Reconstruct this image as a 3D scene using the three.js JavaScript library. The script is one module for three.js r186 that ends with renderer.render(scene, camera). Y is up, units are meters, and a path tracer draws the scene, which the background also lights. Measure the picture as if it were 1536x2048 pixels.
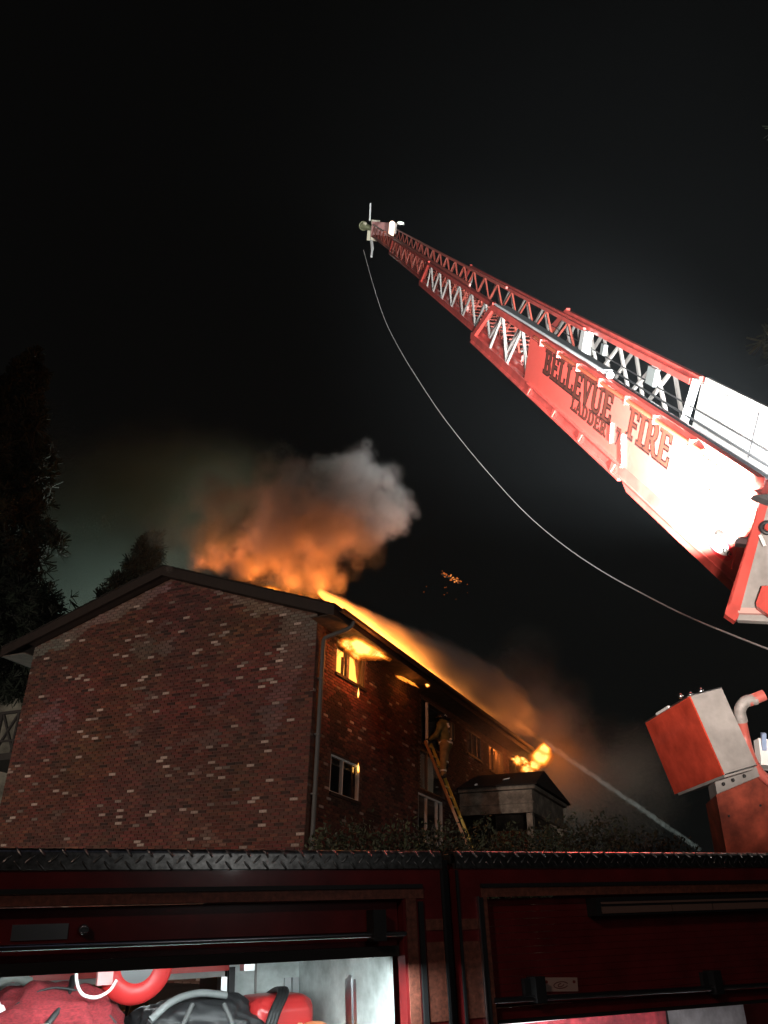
import * as THREE from 'three';
import { mergeGeometries } from 'three/addons/utils/BufferGeometryUtils.js';
import { ImprovedNoise } from 'three/addons/math/ImprovedNoise.js';
import { MarchingCubes } from 'three/addons/objects/MarchingCubes.js';
import { RectAreaLightUniformsLib } from 'three/addons/lights/RectAreaLightUniformsLib.js';

// ------------------------------------------------------------------ camera, sky, light, exposure
const V = (x, y, z) => new THREE.Vector3(x, y, z);
const scene = new THREE.Scene();
const R = THREE.MathUtils.degToRad;
const camera = new THREE.PerspectiveCamera(61.39, 0.75, 0.05, 400);
camera.position.set(0, 1.65, 0);
camera.rotation.set(R(28.12), 0, R(1.33), 'XYZ');
camera.updateMatrixWorld(true);

const renderer = new THREE.WebGLRenderer();
renderer.toneMapping = THREE.LinearToneMapping;
renderer.toneMappingExposure = 1.0;
renderer.shadowMap.enabled = true;
RectAreaLightUniformsLib.init();

{ // a night sky: nearly black, a little paler towards the horizon
  const W = 64, H = 32, d = new Float32Array(W * H * 4);
  for (let y = 0; y < H; y++) for (let x = 0; x < W; x++) {
    const up = (y + 0.5) / H * 2 - 1, k = 0.85 + 0.35 * Math.exp(-Math.abs(up) * 3);
    d.set([0.0021 * k, 0.0021 * k, 0.0020 * k, 1], (y * W + x) * 4);
  }
  const t = new THREE.DataTexture(d, W, H, THREE.RGBAFormat, THREE.FloatType);
  t.mapping = THREE.EquirectangularReflectionMapping; t.magFilter = THREE.LinearFilter; t.needsUpdate = true;
  scene.background = t; scene.environment = t;
}
const moon = new THREE.DirectionalLight(0xcfd8ff, 0.006);
moon.position.set(30, 60, 40); moon.castShadow = true; moon.name = 'moon_light';
Object.assign(moon.shadow.camera, { left: -40, right: 40, top: 40, bottom: -40, far: 200 });
scene.add(moon);
scene.fog = new THREE.FogExp2(new THREE.Color().setRGB(0.86, 0.94, 1.0), 0.0002);

const L = {            // strengths of every lamp and fire
  towerHouse: 820, street: 55, streetRight: 80, yard: 1500, tripodSide: 1500, tripodTip: 850, tripodFlood: 105, heelLamp: 1050, innerLamp: 900, locker: 5, lockerRight: 1.2,  // tower, street, yard and tripod entries belong to added lamps out of frame
  eave: 7, room: 12, roofPlume: 20, roofBase: 17, spray: 58, endFire: 12, hallFire: 2.5, eaveSmall: 0.4, tip: 0.6,
};
const ORANGE = new THREE.Color().setRGB(1.0, 0.235, 0.035), WHITE = new THREE.Color().setRGB(0.92, 1.0, 0.97);

// ------------------------------------------------------------------ helpers
let seed = 7;
const rnd = () => { seed = (seed + 0x6d2b79f5) | 0; let t = Math.imul(seed ^ (seed >>> 15), 1 | seed); t = (t + Math.imul(t ^ (t >>> 7), 61 | t)) ^ t; return ((t ^ (t >>> 14)) >>> 0) / 4294967296; };
const rr = (a, b) => a + (b - a) * rnd();
const gauss = () => Math.sqrt(-2 * Math.log(1 - rnd() * 0.9999)) * Math.cos(6.2832 * rnd());
const pn = new ImprovedNoise();
const noise = (x, y, z = 0) => pn.noise(x + 31.7, y + 17.3, z + 5.1);
const lin = (r, g, b) => new THREE.Color().setRGB(r, g, b);
const used = {};
const numbered = (n) => { used[n] = (used[n] ?? -1) + 1; return used[n] ? `${n}_${String(used[n]).padStart(3, '0')}` : n; };
const mat = (c, rough = 0.7, metal = 0, more = {}) => new THREE.MeshPhysicalMaterial({ color: Array.isArray(c) ? lin(...c) : c, roughness: rough, metalness: metal, ...more });
function tag(o, label, category, group, kind) { if (label) o.userData.label = label; if (category) o.userData.category = category; if (group) o.userData.group = group; if (kind) o.userData.kind = kind; return o; }
function thing(name, label, category, pos = [0, 0, 0], group) { const o = new THREE.Group(); o.name = numbered(name); o.position.set(...pos); scene.add(o); return tag(o, label, category, group); }
function part(name, geo, m, parent, kind) {
  const o = new THREE.Mesh(Array.isArray(geo) ? merge(geo) : geo, m); o.castShadow = o.receiveShadow = true;
  o.name = parent === scene ? numbered(name) : name;
  if (kind) o.userData.kind = kind;
  parent.add(o); return o;
}
function merge(list) { return mergeGeometries(list.map((g) => { g = g.index ? g.toNonIndexed() : g; for (const k of Object.keys(g.attributes)) if (!['position', 'normal', 'uv'].includes(k)) g.deleteAttribute(k); return g; })); }
function box(x0, x1, y0, y1, z0, z1) { const g = new THREE.BoxGeometry(Math.abs(x1 - x0), Math.abs(y1 - y0), Math.abs(z1 - z0)); g.translate((x0 + x1) / 2, (y0 + y1) / 2, (z0 + z1) / 2); uvBox(g); return g; }
function uvBox(g) { // box-mapped uv in metres
  const p = g.attributes.position, n = g.attributes.normal, uv = new Float32Array(p.count * 2);
  for (let i = 0; i < p.count; i++) { const ax = Math.abs(n.getX(i)), ay = Math.abs(n.getY(i)), az = Math.abs(n.getZ(i));
    if (ax >= ay && ax >= az) uv.set([p.getZ(i), p.getY(i)], i * 2); else if (ay >= az) uv.set([p.getX(i), p.getZ(i)], i * 2); else uv.set([p.getX(i), p.getY(i)], i * 2); }
  g.setAttribute('uv', new THREE.BufferAttribute(uv, 2)); return g;
}
const Y = V(0, 1, 0);
function bar(a, b, w, h = w, up = Y) { // rectangular bar from a to b
  const d = b.clone().sub(a), len = d.length(), g = new THREE.BoxGeometry(w, len, h);
  d.normalize(); let x = new THREE.Vector3().crossVectors(d, up); if (x.lengthSq() < 1e-6) x = V(1, 0, 0); x.normalize();
  const z = new THREE.Vector3().crossVectors(x, d);
  g.applyMatrix4(new THREE.Matrix4().makeBasis(x, d, z)); g.translate((a.x + b.x) / 2, (a.y + b.y) / 2, (a.z + b.z) / 2); return g;
}
function rod(a, b, r, r2 = r, seg = 10) {
  const d = b.clone().sub(a), g = new THREE.CylinderGeometry(r2, r, d.length(), seg);
  g.applyQuaternion(new THREE.Quaternion().setFromUnitVectors(Y, d.normalize())); g.translate((a.x + b.x) / 2, (a.y + b.y) / 2, (a.z + b.z) / 2); return g;
}
function tube(pts, r, seg = 40, rad = 8) { return new THREE.TubeGeometry(new THREE.CatmullRomCurve3(pts), seg, r, rad, false); }
function prism(front, off) { // closed prism: a convex outline in space and how far it is pushed back
  const n = front.length, back = front.map((p) => p.clone().add(off)), pos = [];
  const nrm = new THREE.Vector3().crossVectors(front[1].clone().sub(front[0]), front[2].clone().sub(front[0])), flip = nrm.dot(off) > 0;
  const tri = (a, b, c) => (flip ? [a, c, b] : [a, b, c]).forEach((p) => pos.push(p.x, p.y, p.z));
  for (let i = 1; i < n - 1; i++) { tri(front[0], front[i], front[i + 1]); tri(back[0], back[i + 1], back[i]); }
  for (let i = 0; i < n; i++) { const j = (i + 1) % n; tri(front[i], back[i], front[j]); tri(front[j], back[i], back[j]); }
  const g = new THREE.BufferGeometry(); g.setAttribute('position', new THREE.Float32BufferAttribute(pos, 3)); g.computeVertexNormals(); return uvBox(g);
}
function at(x, y, depth) { // the place that a photograph pixel (of 1536 x 2048) shows at that distance
  return V((x - 768) / 1725, -(y - 1024) / 1725, -1).multiplyScalar(depth).applyQuaternion(camera.quaternion).add(camera.position);
}
function canvas(w, h, draw, srgb = true) { const c = document.createElement('canvas'); c.width = w; c.height = h; draw(c.getContext('2d'), w, h); const t = new THREE.CanvasTexture(c); if (srgb) t.colorSpace = THREE.SRGBColorSpace; t.wrapS = t.wrapT = THREE.RepeatWrapping; t.anisotropy = 8; return t; }
function grain(size, scale, lo, hi, tint = [1, 1, 1], s = 3) { // tileable-looking value noise, layered coarse and fine
  const d = new Uint8Array(size * size * 4);
  for (let y = 0; y < size; y++) for (let x = 0; x < size; x++) {
    let v = 0, a = 0.5, f = scale; for (let o = 0; o < 4; o++) { v += a * noise(x / size * f, y / size * f, s + o * 9); a *= 0.6; f *= 2.3; }
    v = lo + (hi - lo) * Math.min(1, Math.max(0, v * 0.9 + 0.5)); d.set([v * tint[0] * 255, v * tint[1] * 255, v * tint[2] * 255, 255], (y * size + x) * 4);
  }
  const t = new THREE.DataTexture(d, size, size); t.colorSpace = THREE.SRGBColorSpace; t.wrapS = t.wrapT = THREE.MirroredRepeatWrapping; t.magFilter = THREE.LinearFilter; t.needsUpdate = true; return t;
}
const rep = (t, u, v = u) => { const c = t.clone(); c.repeat.set(u, v); c.needsUpdate = true; return c; };
function point(name, color, I, p, radius = 4) { const l = new THREE.PointLight(color, I); l.position.copy(p); l.shadow.radius = radius; l.castShadow = true; l.name = name; scene.add(l); return l; }
function spot(name, color, I, p, target, half, pen = 1, radius = 6) { const l = new THREE.SpotLight(color, I, 0, R(half), pen); l.position.copy(p); l.target.position.copy(target); l.shadow.radius = radius; l.castShadow = true; l.name = name; scene.add(l); scene.add(l.target); return l; }

const grainA = grain(256, 6, 0.72, 1.0), grainB = grain(256, 14, 0.55, 1.0, [1, 1, 1], 11), dirt = grain(512, 5, 0.45, 1.0, [1, 0.97, 0.93], 23);
const M = {
  mortar: mat([0.165, 0.085, 0.062], 0.95, 0, { map: rep(grainB, 0.8) }),
  roofing: mat([0.03, 0.024, 0.021], 0.95, 0, { map: rep(grainB, 1.2) }),
  fascia: mat([0.022, 0.012, 0.009], 0.75, 0, { map: rep(grainA, 1.5, 0.3) }),
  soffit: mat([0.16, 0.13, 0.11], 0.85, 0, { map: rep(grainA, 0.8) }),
  frameWhite: mat([0.62, 0.62, 0.6], 0.45), frameDark: mat([0.07, 0.055, 0.045], 0.6), char: mat([0.02, 0.016, 0.013], 0.95),
  glass: mat([1, 1, 1], 0.03, 0, { transmission: 1, thickness: 0, ior: 1.5 }),
  pipe: mat([0.07, 0.068, 0.066], 0.6), dark: mat([0.03, 0.028, 0.027], 0.8), black: mat([0.014, 0.014, 0.015], 0.55), rubber: mat([0.012, 0.012, 0.012], 0.75),
  redPaint: mat([0.2, 0.016, 0.018], 0.32, 0, { clearcoat: 0.8, clearcoatRoughness: 0.08, map: rep(grainA, 1.6) }),
  tape: mat([0.3, 0.095, 0.06], 0.55, 0, { map: rep(grainB, 5) }),
  tread: mat([0.5, 0.49, 0.48], 0.32, 1, { map: rep(grainB, 4) }), alu: mat([0.62, 0.63, 0.65], 0.3, 1), steel: mat([0.4, 0.4, 0.42], 0.25, 1),
  ladderRed: mat([0.55, 0.07, 0.054], 0.38, 0, { clearcoat: 0.5, clearcoatRoughness: 0.15, map: rep(grainA, 0.9) }),
  ladderGrey: mat([0.24, 0.22, 0.205], 0.42, 0.2), ladderBrown: mat([0.3, 0.06, 0.042], 0.45),
  bodyGrey: mat([0.33, 0.31, 0.295], 0.55, 0, { map: rep(grainA, 0.9) }), lockerWhite: mat([0.66, 0.72, 0.71], 0.6, 0, { map: rep(grainA, 2) }),
  white: mat([0.75, 0.75, 0.74], 0.5),
};

// ------------------------------------------------------------------ ground
{
  const g = new THREE.PlaneGeometry(300, 300, 120, 120); g.rotateX(-Math.PI / 2); g.translate(0, 0, -60);
  const p = g.attributes.position;
  for (let i = 0; i < p.count; i++) { const z = p.getZ(i), k = THREE.MathUtils.smoothstep(-z, 8, 16); p.setY(i, 1.4 * k + (k > 0 ? 0.06 * noise(p.getX(i) * 0.4, z * 0.4) * k : 0)); }
  g.computeVertexNormals();
  const uv = g.attributes.uv; for (let i = 0; i < p.count; i++) uv.setXY(i, p.getX(i), p.getZ(i));
  tag(part('ground', g, mat([0.05, 0.05, 0.048], 0.9, 0, { map: rep(dirt, 0.35) }), scene), 'dark asphalt and rising verge between the fire engine and the brick building', 'ground', null, 'structure');
}

// ------------------------------------------------------------------ the burning apartment building (own axes: x out of the side wall, y up, z out of the gable)
const house = thing('apartment_building', 'brick apartment building on fire, with a gabled roof and a burning top window', 'building', [-1.4165, 0, -17.944]);
house.rotation.y = R(-26.18); house.updateMatrixWorld(true);
const hp = (o, y, s) => V(o, y, -s).applyMatrix4(house.matrixWorld);          // a place: out of the side wall, height, along the side wall
const RIDGE = [-4.32, 10.46], REAVE = [0.6, 8.66], LEAVE = [-9.35, 8.99], GW = 8.52, BL = 15.4, Y0 = 1.3;
const roofY = (x) => x > RIDGE[0] ? RIDGE[1] + (REAVE[1] - RIDGE[1]) * (x - RIDGE[0]) / (REAVE[0] - RIDGE[0]) : RIDGE[1] + (LEAVE[1] - RIDGE[1]) * (x - RIDGE[0]) / (LEAVE[0] - RIDGE[0]);
const openings = [ // along the side wall: s0, s1, y0, y1
  [0.96, 2.42, 7.6, 8.42], [0.94, 2.31, 5.0, 5.79], [5.62, 7.3, 4.6, 5.79], [5.72, 7.5, 5.9, 6.95], [5.8, 7.6, 7.1, 8.35],
  [9.3, 10.6, 7.55, 8.3], [11.3, 12.8, 7.45, 8.25], [9.0, 11.6, 1.4, 5.6], [13.4, 14.6, 5.0, 5.8], [13.3, 14.9, 7.5, 8.3],
];
const brickParts = [];
{
  const sh = new THREE.Shape(); const t = -0.24;
  sh.moveTo(-GW, Y0 - 0.6); sh.lineTo(0, Y0 - 0.6); sh.lineTo(0, roofY(0) + t); sh.lineTo(RIDGE[0], RIDGE[1] + t); sh.lineTo(-GW, roofY(-GW) + t); sh.closePath();
  const g = new THREE.ExtrudeGeometry(sh, { depth: 0.22, bevelEnabled: false }); g.translate(0, 0, -0.234); uvBox(g);
  house.gable = part('gable_wall', g, M.mortar, house);
  const s2 = new THREE.Shape(); s2.moveTo(0.24, Y0 - 0.6); s2.lineTo(BL, Y0 - 0.6); s2.lineTo(BL, 8.6); s2.lineTo(0.24, 8.6); s2.closePath();
  for (const [a, b, y0, y1] of openings) { const h = new THREE.Path(); h.moveTo(a, y0); h.lineTo(a, y1); h.lineTo(b, y1); h.lineTo(b, y0); h.closePath(); s2.holes.push(h); }
  const g2 = new THREE.ExtrudeGeometry(s2, { depth: 0.22, bevelEnabled: false });
  g2.applyMatrix4(new THREE.Matrix4().makeBasis(V(0, 0, -1), V(0, 1, 0), V(1, 0, 0))); g2.translate(-0.234, 0, 0); uvBox(g2);
  house.side = part('side_wall', g2, M.mortar, house);
  part('rear_wall', [box(-GW, -GW + 0.24, Y0 - 0.6, 8.8, -BL, -0.24)], M.soffit, house);
  part('end_wall', [box(-GW + 0.24, -0.24, Y0 - 0.6, 8.7, -BL, -BL + 0.24)], M.soffit, house);
}
{ // bricks: laid one by one in running bond; the nearest three hundred are parts, the rest one part of the wall
  const palette = [[0.19, 0.058, 0.04], [0.155, 0.044, 0.033], [0.21, 0.075, 0.048], [0.12, 0.038, 0.03], [0.14, 0.058, 0.044], [0.06, 0.026, 0.022], [0.18, 0.046, 0.038], [0.58, 0.45, 0.39]];
  const mats = palette.map((c) => mat(c, 0.9, 0, { map: rep(grainB, 3.1) }));
  const white = mat([1, 1, 1], 0.9, 0, { map: rep(grainB, 3.1) });
  const bg = new THREE.BoxGeometry(0.192, 0.0565, 0.09); { const p = bg.attributes.position; for (let i = 0; i < p.count; i++) if (p.getZ(i) > 0) { p.setX(i, p.getX(i) * 0.985); p.setY(i, p.getY(i) * 0.95); } bg.computeVertexNormals(); uvBox(bg); }
  const all = [];
  const C = 0.0675, B = 0.203, rows = Math.ceil((10.4 - Y0) / C);
  const lightAndBlotch = (x, y) => { // rake and corner light put into brick colour with ragged outline, plus random blotches
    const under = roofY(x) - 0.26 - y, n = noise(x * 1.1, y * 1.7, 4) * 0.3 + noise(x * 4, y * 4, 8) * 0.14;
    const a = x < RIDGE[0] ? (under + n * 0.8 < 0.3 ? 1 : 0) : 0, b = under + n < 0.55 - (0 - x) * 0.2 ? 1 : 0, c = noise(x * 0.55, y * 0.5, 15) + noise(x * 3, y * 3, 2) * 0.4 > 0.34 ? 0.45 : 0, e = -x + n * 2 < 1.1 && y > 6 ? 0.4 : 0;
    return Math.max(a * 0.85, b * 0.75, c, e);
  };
  const lay = (side, w, h0, skip) => {
    for (let r = 0; r < rows; r++) {
      const y = Y0 + (r + 0.5) * C, off = (r % 2) * B / 2;
      for (let k = -1; k < Math.ceil(w / B) + 1; k++) {
        let u0 = k * B + off + 0.005, u1 = u0 + 0.192; u0 = Math.max(0.002, u0); u1 = Math.min(w - 0.002, u1); if (u1 - u0 < 0.04 || skip(u0, u1, y)) continue;
        const u = (u0 + u1) / 2, pale = rnd();
        let kind = pale < (y > 7.5 && !side ? 0.02 : 0.034) ? 7 : pale < 0.09 ? 5 : Math.floor(rnd() * 5.999); if (kind === 5 && pale > 0.09) kind = 6;
        const clump = noise(u * 0.7, y * 0.9, side ? 40 : 30); if (kind !== 7 && clump > 0.2 && rnd() < 0.06) kind = 7;
        const m = new THREE.Matrix4(), len = (u1 - u0) / 0.192, jz = rr(-0.004, 0.003) + (rnd() < 0.04 ? 0.006 : 0), tilt = rr(-0.012, 0.012);
        m.makeRotationZ(tilt).scale(V(len, rr(0.94, 1.04), 1));
        const q = new THREE.Matrix4();
        if (!side) q.makeTranslation(-u, y, -0.045 + jz); else q.makeRotationY(Math.PI / 2).setPosition(-0.045 + jz, y, -u);
        q.multiply(m);
        const c = lin(...palette[kind]), k2 = rr(0.72, 1.25); c.multiplyScalar(kind === 7 ? (rnd() < 0.55 ? rr(0.35, 0.8) : rr(0.9, 1.25)) : k2);
        if (!side && kind !== 7) { const b = lightAndBlotch(-u, y); if (b) c.lerp(lin(0.3, 0.235, 0.21), b * rr(0.6, 1)); }
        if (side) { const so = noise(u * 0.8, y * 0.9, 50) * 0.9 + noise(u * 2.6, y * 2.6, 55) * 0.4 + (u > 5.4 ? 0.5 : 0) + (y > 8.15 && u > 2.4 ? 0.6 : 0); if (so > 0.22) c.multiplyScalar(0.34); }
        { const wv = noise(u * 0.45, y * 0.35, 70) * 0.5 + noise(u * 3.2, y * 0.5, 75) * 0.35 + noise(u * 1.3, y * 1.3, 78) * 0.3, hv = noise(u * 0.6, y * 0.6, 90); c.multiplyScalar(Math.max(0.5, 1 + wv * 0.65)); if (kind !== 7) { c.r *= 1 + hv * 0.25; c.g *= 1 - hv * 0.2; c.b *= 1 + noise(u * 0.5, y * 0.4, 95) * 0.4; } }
        const p0 = V(side ? 0 : -u + 0.096, y, side ? -u + 0.096 : 0).applyMatrix4(house.matrixWorld), p1 = V(side ? 0 : -u - 0.096, y, side ? -u - 0.096 : 0).applyMatrix4(house.matrixWorld), a = p0.project(camera), b2 = p1.project(camera);
        all.push({ side, q, c, kind, y, size: y > 3.9 && Math.abs(a.x) < 1 ? Math.hypot((a.x - b2.x) * 384, (a.y - b2.y) * 512) : 0 });
      }
    }
  };
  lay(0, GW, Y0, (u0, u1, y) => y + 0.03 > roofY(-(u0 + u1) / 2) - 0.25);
  lay(1, BL, Y0, (u0, u1, y) => y > 8.56 || openings.some(([a, b, y0, y1]) => u1 > a + 0.02 && u0 < b - 0.02 && y > y0 - 0.02 && y < y1 + 0.02));
  all.sort((a, b) => b.size - a.size);
  all.forEach((b, i) => { b.own = i < 300; });
  for (const side of [0, 1]) {
    const wall = side ? house.side : house.gable, rest = all.filter((b) => b.side === side && !b.own);
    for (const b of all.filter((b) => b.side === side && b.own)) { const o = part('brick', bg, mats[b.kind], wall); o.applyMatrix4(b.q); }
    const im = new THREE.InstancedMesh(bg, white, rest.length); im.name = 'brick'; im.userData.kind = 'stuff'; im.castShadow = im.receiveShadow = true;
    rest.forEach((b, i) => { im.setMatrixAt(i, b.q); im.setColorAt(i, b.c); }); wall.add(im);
  }
}
{ // roof: two slopes of laid courses over a deck, boards along the rake and eaves, soffits
  const zf = 0.34, zb = -BL - 0.5;
  const slab = (p, q, th, z0, z1, drop = 0) => prism([V(p[0], p[1] - drop, z0), V(q[0], q[1] - drop, z0), V(q[0], q[1] - drop - th, z0), V(p[0], p[1] - drop - th, z0)], V(0, 0, z1 - z0));
  const roof = part('roof', [slab(RIDGE, REAVE, 0.1, zf - 0.03, zb, 0.02), slab(LEAVE, RIDGE, 0.1, zf - 0.03, zb, 0.02)], M.roofing, house);
  const courses = (p, q) => { const n = 30; for (let i = 0; i < n; i++) { const a = i / n, b = (i + 1.25) / n, f = (t) => [p[0] + (q[0] - p[0]) * t, p[1] + (q[1] - p[1]) * t];
    const A = f(a), B2 = f(Math.min(b, 1.004)); const j = rr(-0.012, 0.012);
    part('shingle_course', prism([V(A[0], A[1] + 0.004, zf + 0.012 + j), V(B2[0], B2[1] + 0.022, zf + 0.012 + j), V(B2[0], B2[1] + 0.004, zf + 0.012 + j), V(A[0], A[1] - 0.012, zf + 0.012 + j)], V(0, 0, zb - zf)), M.roofing, roof); } };
  courses(RIDGE, REAVE); courses(RIDGE, LEAVE);
  part('rake_board', slab(RIDGE, REAVE, 0.24, zf, zf - 0.04, 0.024), M.fascia, house);
  part('rake_board', slab(LEAVE, RIDGE, 0.24, zf, zf - 0.04, 0.024), M.fascia, house);
  part('rake_soffit', [slab(RIDGE, [0, roofY(0)], 0.03, zf - 0.042, 0.006, 0.2), slab([-GW, roofY(-GW)], RIDGE, 0.03, zf - 0.042, 0.006, 0.2)], M.fascia, house);
  part('eave_board', box(0.56, 0.6, 8.42, 8.62, zf - 0.045, zb), M.fascia, house);
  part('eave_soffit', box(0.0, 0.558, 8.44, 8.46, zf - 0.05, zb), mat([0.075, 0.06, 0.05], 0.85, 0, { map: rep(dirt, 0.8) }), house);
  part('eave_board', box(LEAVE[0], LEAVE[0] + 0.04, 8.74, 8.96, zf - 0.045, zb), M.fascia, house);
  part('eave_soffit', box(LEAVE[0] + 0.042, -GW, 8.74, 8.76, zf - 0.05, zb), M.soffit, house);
  // gutter: a half-round trough along the right eave
  const gs = new THREE.Shape(); gs.absarc(0, 0, 0.075, Math.PI, 2 * Math.PI, false); gs.absarc(0, 0, 0.065, 2 * Math.PI, Math.PI, true);
  const gg = new THREE.ExtrudeGeometry(gs, { depth: BL + 0.7, bevelEnabled: false, curveSegments: 10 }); gg.translate(0.685, 8.6, zb); 
  part('gutter', gg, M.fascia, house);
  part('drainpipe', [tube([V(0.66, 8.53, -0.47), V(0.6, 8.4, -0.45), V(0.3, 8.22, -0.28), V(0.1, 8.12, -0.2), V(0.075, 7.95, -0.19), V(0.075, 7.6, -0.19)], 0.05, 30, 10), rod(V(0.075, 7.62, -0.19), V(0.075, Y0, -0.19), 0.05), ...[7.2, 6.0, 4.8, 3.6].map((y) => box(0.0, 0.13, y, y + 0.03, -0.25, -0.13))], M.pipe, house);
}
// windows: each with frame, panes and what is left of them
function win(s0, s1, y0, y1, m, mull, panes = true, sill = true, t = 0.05) {
  const f = part('window', [box(-0.1, -0.03, y1 - t, y1, -s0, -s1), box(-0.1, -0.03, y0, y0 + t * 0.6, -s0, -s1), box(-0.1, -0.03, y0 + t * 0.6, y1 - t, -s0, -s0 - t), box(-0.1, -0.03, y0 + t * 0.6, y1 - t, -s1 + t, -s1)], m, house);
  for (const s of mull) part('mullion', box(-0.095, -0.025, y0 + t * 0.6, y1 - t, -s + 0.022, -s - 0.022), m, f);
  if (panes) { const e = [s0 + t, ...mull, s1 - t]; for (let i = 0; i + 1 < e.length; i++) part('pane', box(-0.068, -0.064, y0 + t * 0.5, y1 - t * 0.9, -e[i] - 0.015, -e[i + 1] + 0.015), M.glass, f); }
  if (sill) part('sill', box(-0.12, 0.035, y0 - 0.07, y0 - 0.002, -s0 + 0.03, -s1 - 0.03), M.fascia, f);
  return f;
}
{
  const w1 = win(0.96, 2.42, 7.6, 8.42, M.frameDark, [], false, true, 0.055);      // the burning one: its panes are gone
  part('mullion', box(-0.095, -0.025, 7.63, 8.36, -1.5, -1.62), M.soffit, w1);
  part('mullion', box(-0.13, -0.1, 7.65, 8.1, -1.4, -1.49), M.char, w1);
  part('head_trim', box(-0.03, 0.03, 8.42, 8.5, -0.9, -2.5), M.char, w1);
  part('curtain_rag', [prism([V(-0.16, 8.36, -2.12), V(-0.16, 8.36, -2.36), V(-0.16, 7.7, -2.36), V(-0.16, 7.9, -2.24)], V(-0.012, 0, 0)), prism([V(-0.2, 8.36, -1.64), V(-0.2, 8.36, -1.72), V(-0.2, 7.7, -1.66)], V(-0.012, 0, 0))], mat([0.3, 0.2, 0.13], 0.9), w1);
  part('frame_strip', [bar(V(-0.05, 8.3, -1.2), V(-0.02, 8.38, -1.5), 0.05), bar(V(-0.05, 8.33, -1.66), V(-0.01, 8.24, -2.1), 0.05), bar(V(-0.06, 7.7, -2.28), V(-0.05, 8.3, -2.3), 0.04)], M.frameDark, w1);
  const w2 = win(0.94, 2.31, 5.0, 5.79, M.frameWhite, [1.52]);
  win(5.62, 7.3, 4.6, 5.79, M.frameWhite, [6.22, 6.94]);
  const w4 = win(5.72, 7.5, 5.9, 6.95, M.frameDark, [6.24], true, false);
  for (let i = 0; i < 11; i++) part('blind_slat', (() => { const g = box(-0.02, 0.02, -0.002, 0.002, -0.2, 0.2); g.rotateZ(0.9 + rr(-0.2, 0.2)); g.rotateX(rr(-0.05, 0.05)); g.translate(-0.2, 6.0 + i * 0.082, -5.99); return g; })(), M.white, w4);
  { const g = new THREE.PlaneGeometry(0.75, 0.98, 40, 6), p = g.attributes.position; for (let i = 0; i < p.count; i++) p.setZ(i, 0.03 * Math.sin(p.getX(i) * 52) + 0.015 * Math.sin(p.getX(i) * 21 + p.getY(i) * 3)); g.computeVertexNormals(); g.rotateY(Math.PI / 2); g.translate(-0.22, 6.42, -6.68); part('curtain', g, mat([0.55, 0.52, 0.42], 0.9, 0, { side: THREE.DoubleSide }), w4); }
  const w5 = win(5.8, 7.6, 7.1, 8.35, M.frameDark, [], false);
  part('mullion', box(-0.09, -0.02, 7.13, 8.3, -6.27, -6.32), M.frameWhite, w5);
  win(9.3, 10.6, 7.55, 8.3, M.frameDark, [9.75, 10.2], false); win(11.3, 12.8, 7.45, 8.25, M.frameDark, [11.75, 12.2, 12.5], false); win(13.3, 14.9, 7.5, 8.3, M.frameDark, [14.1], false);
  win(13.4, 14.6, 5.0, 5.8, M.frameDark, [14]);
  // rooms behind: floors and partitions, so that no light leaks through
  part('floor_slab', [3.3, 5.9 - 0.1, 8.44 + 0.02].map((y) => box(-GW + 0.26, -0.26, y - 0.12, y, -BL + 0.26, -0.26)), M.soffit, house);
  part('partition', [box(-3.2, -3.1, 5.81, 8.33, -BL + 0.3, -0.3), ...[3.2, 8.4, 10.9, 13.1].map((s) => box(-3.08, -0.27, 5.81, 8.33, -s - 0.05, -s + 0.05)), ...[3.2, 8.4, 12.6].map((s) => box(-3.08, -0.27, 3.31, 5.67, -s - 0.05, -s + 0.05)), box(-3.2, -3.1, 3.31, 5.67, -BL + 0.3, -0.3)], M.soffit, house);
}
{ // entrance porch on the side wall
  const pw = mat([0.36, 0.34, 0.31], 0.7, 0, { map: rep(dirt, 0.6) });
  const p = part('porch', [box(0.02, 2.15, 5.62, 6.22, -8.5, -8.62), box(2.03, 2.15, 5.62, 6.22, -8.62, -11.6), box(0.02, 2.15, 5.62, 6.22, -11.6, -11.72)], pw, house);
  part('cornice', [box(0.01, 2.26, 6.23, 6.33, -8.4, -11.82), box(0.02, 2.2, 5.86, 5.9, -8.46, -8.498)], pw, p);
  part('porch_roof', [prism([V(0.02, 6.35, -8.3), V(2.36, 6.35, -8.3), V(2.1, 7.02, -10.05), V(0.02, 7.02, -10.05)], V(0, -0.04, 0)), prism([V(0.02, 7.02, -10.05), V(2.1, 7.02, -10.05), V(2.36, 6.35, -11.9), V(0.02, 6.35, -11.9)], V(0, -0.04, 0)), prism([V(2.36, 6.35, -8.3), V(2.36, 6.35, -11.9), V(2.1, 7.02, -10.05)], V(-0.05, 0, 0))], M.roofing, p);
  for (const s of [8.56, 11.66]) part('porch_post', box(1.97, 2.14, Y0, 5.6, -s - 0.09, -s + 0.09), pw, p);
  part('door_recess', box(-0.5, -0.4, 1.4, 5.6, -9, -11.6), M.char, p);
  part('porch_debris', [bar(V(1.2, 6.6, -8.9), V(1.35, 6.65, -9.0), 0.16, 0.03), bar(V(0.5, 6.42, -8.45), V(0.56, 6.45, -8.5), 0.05)], M.white, p);
}
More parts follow.
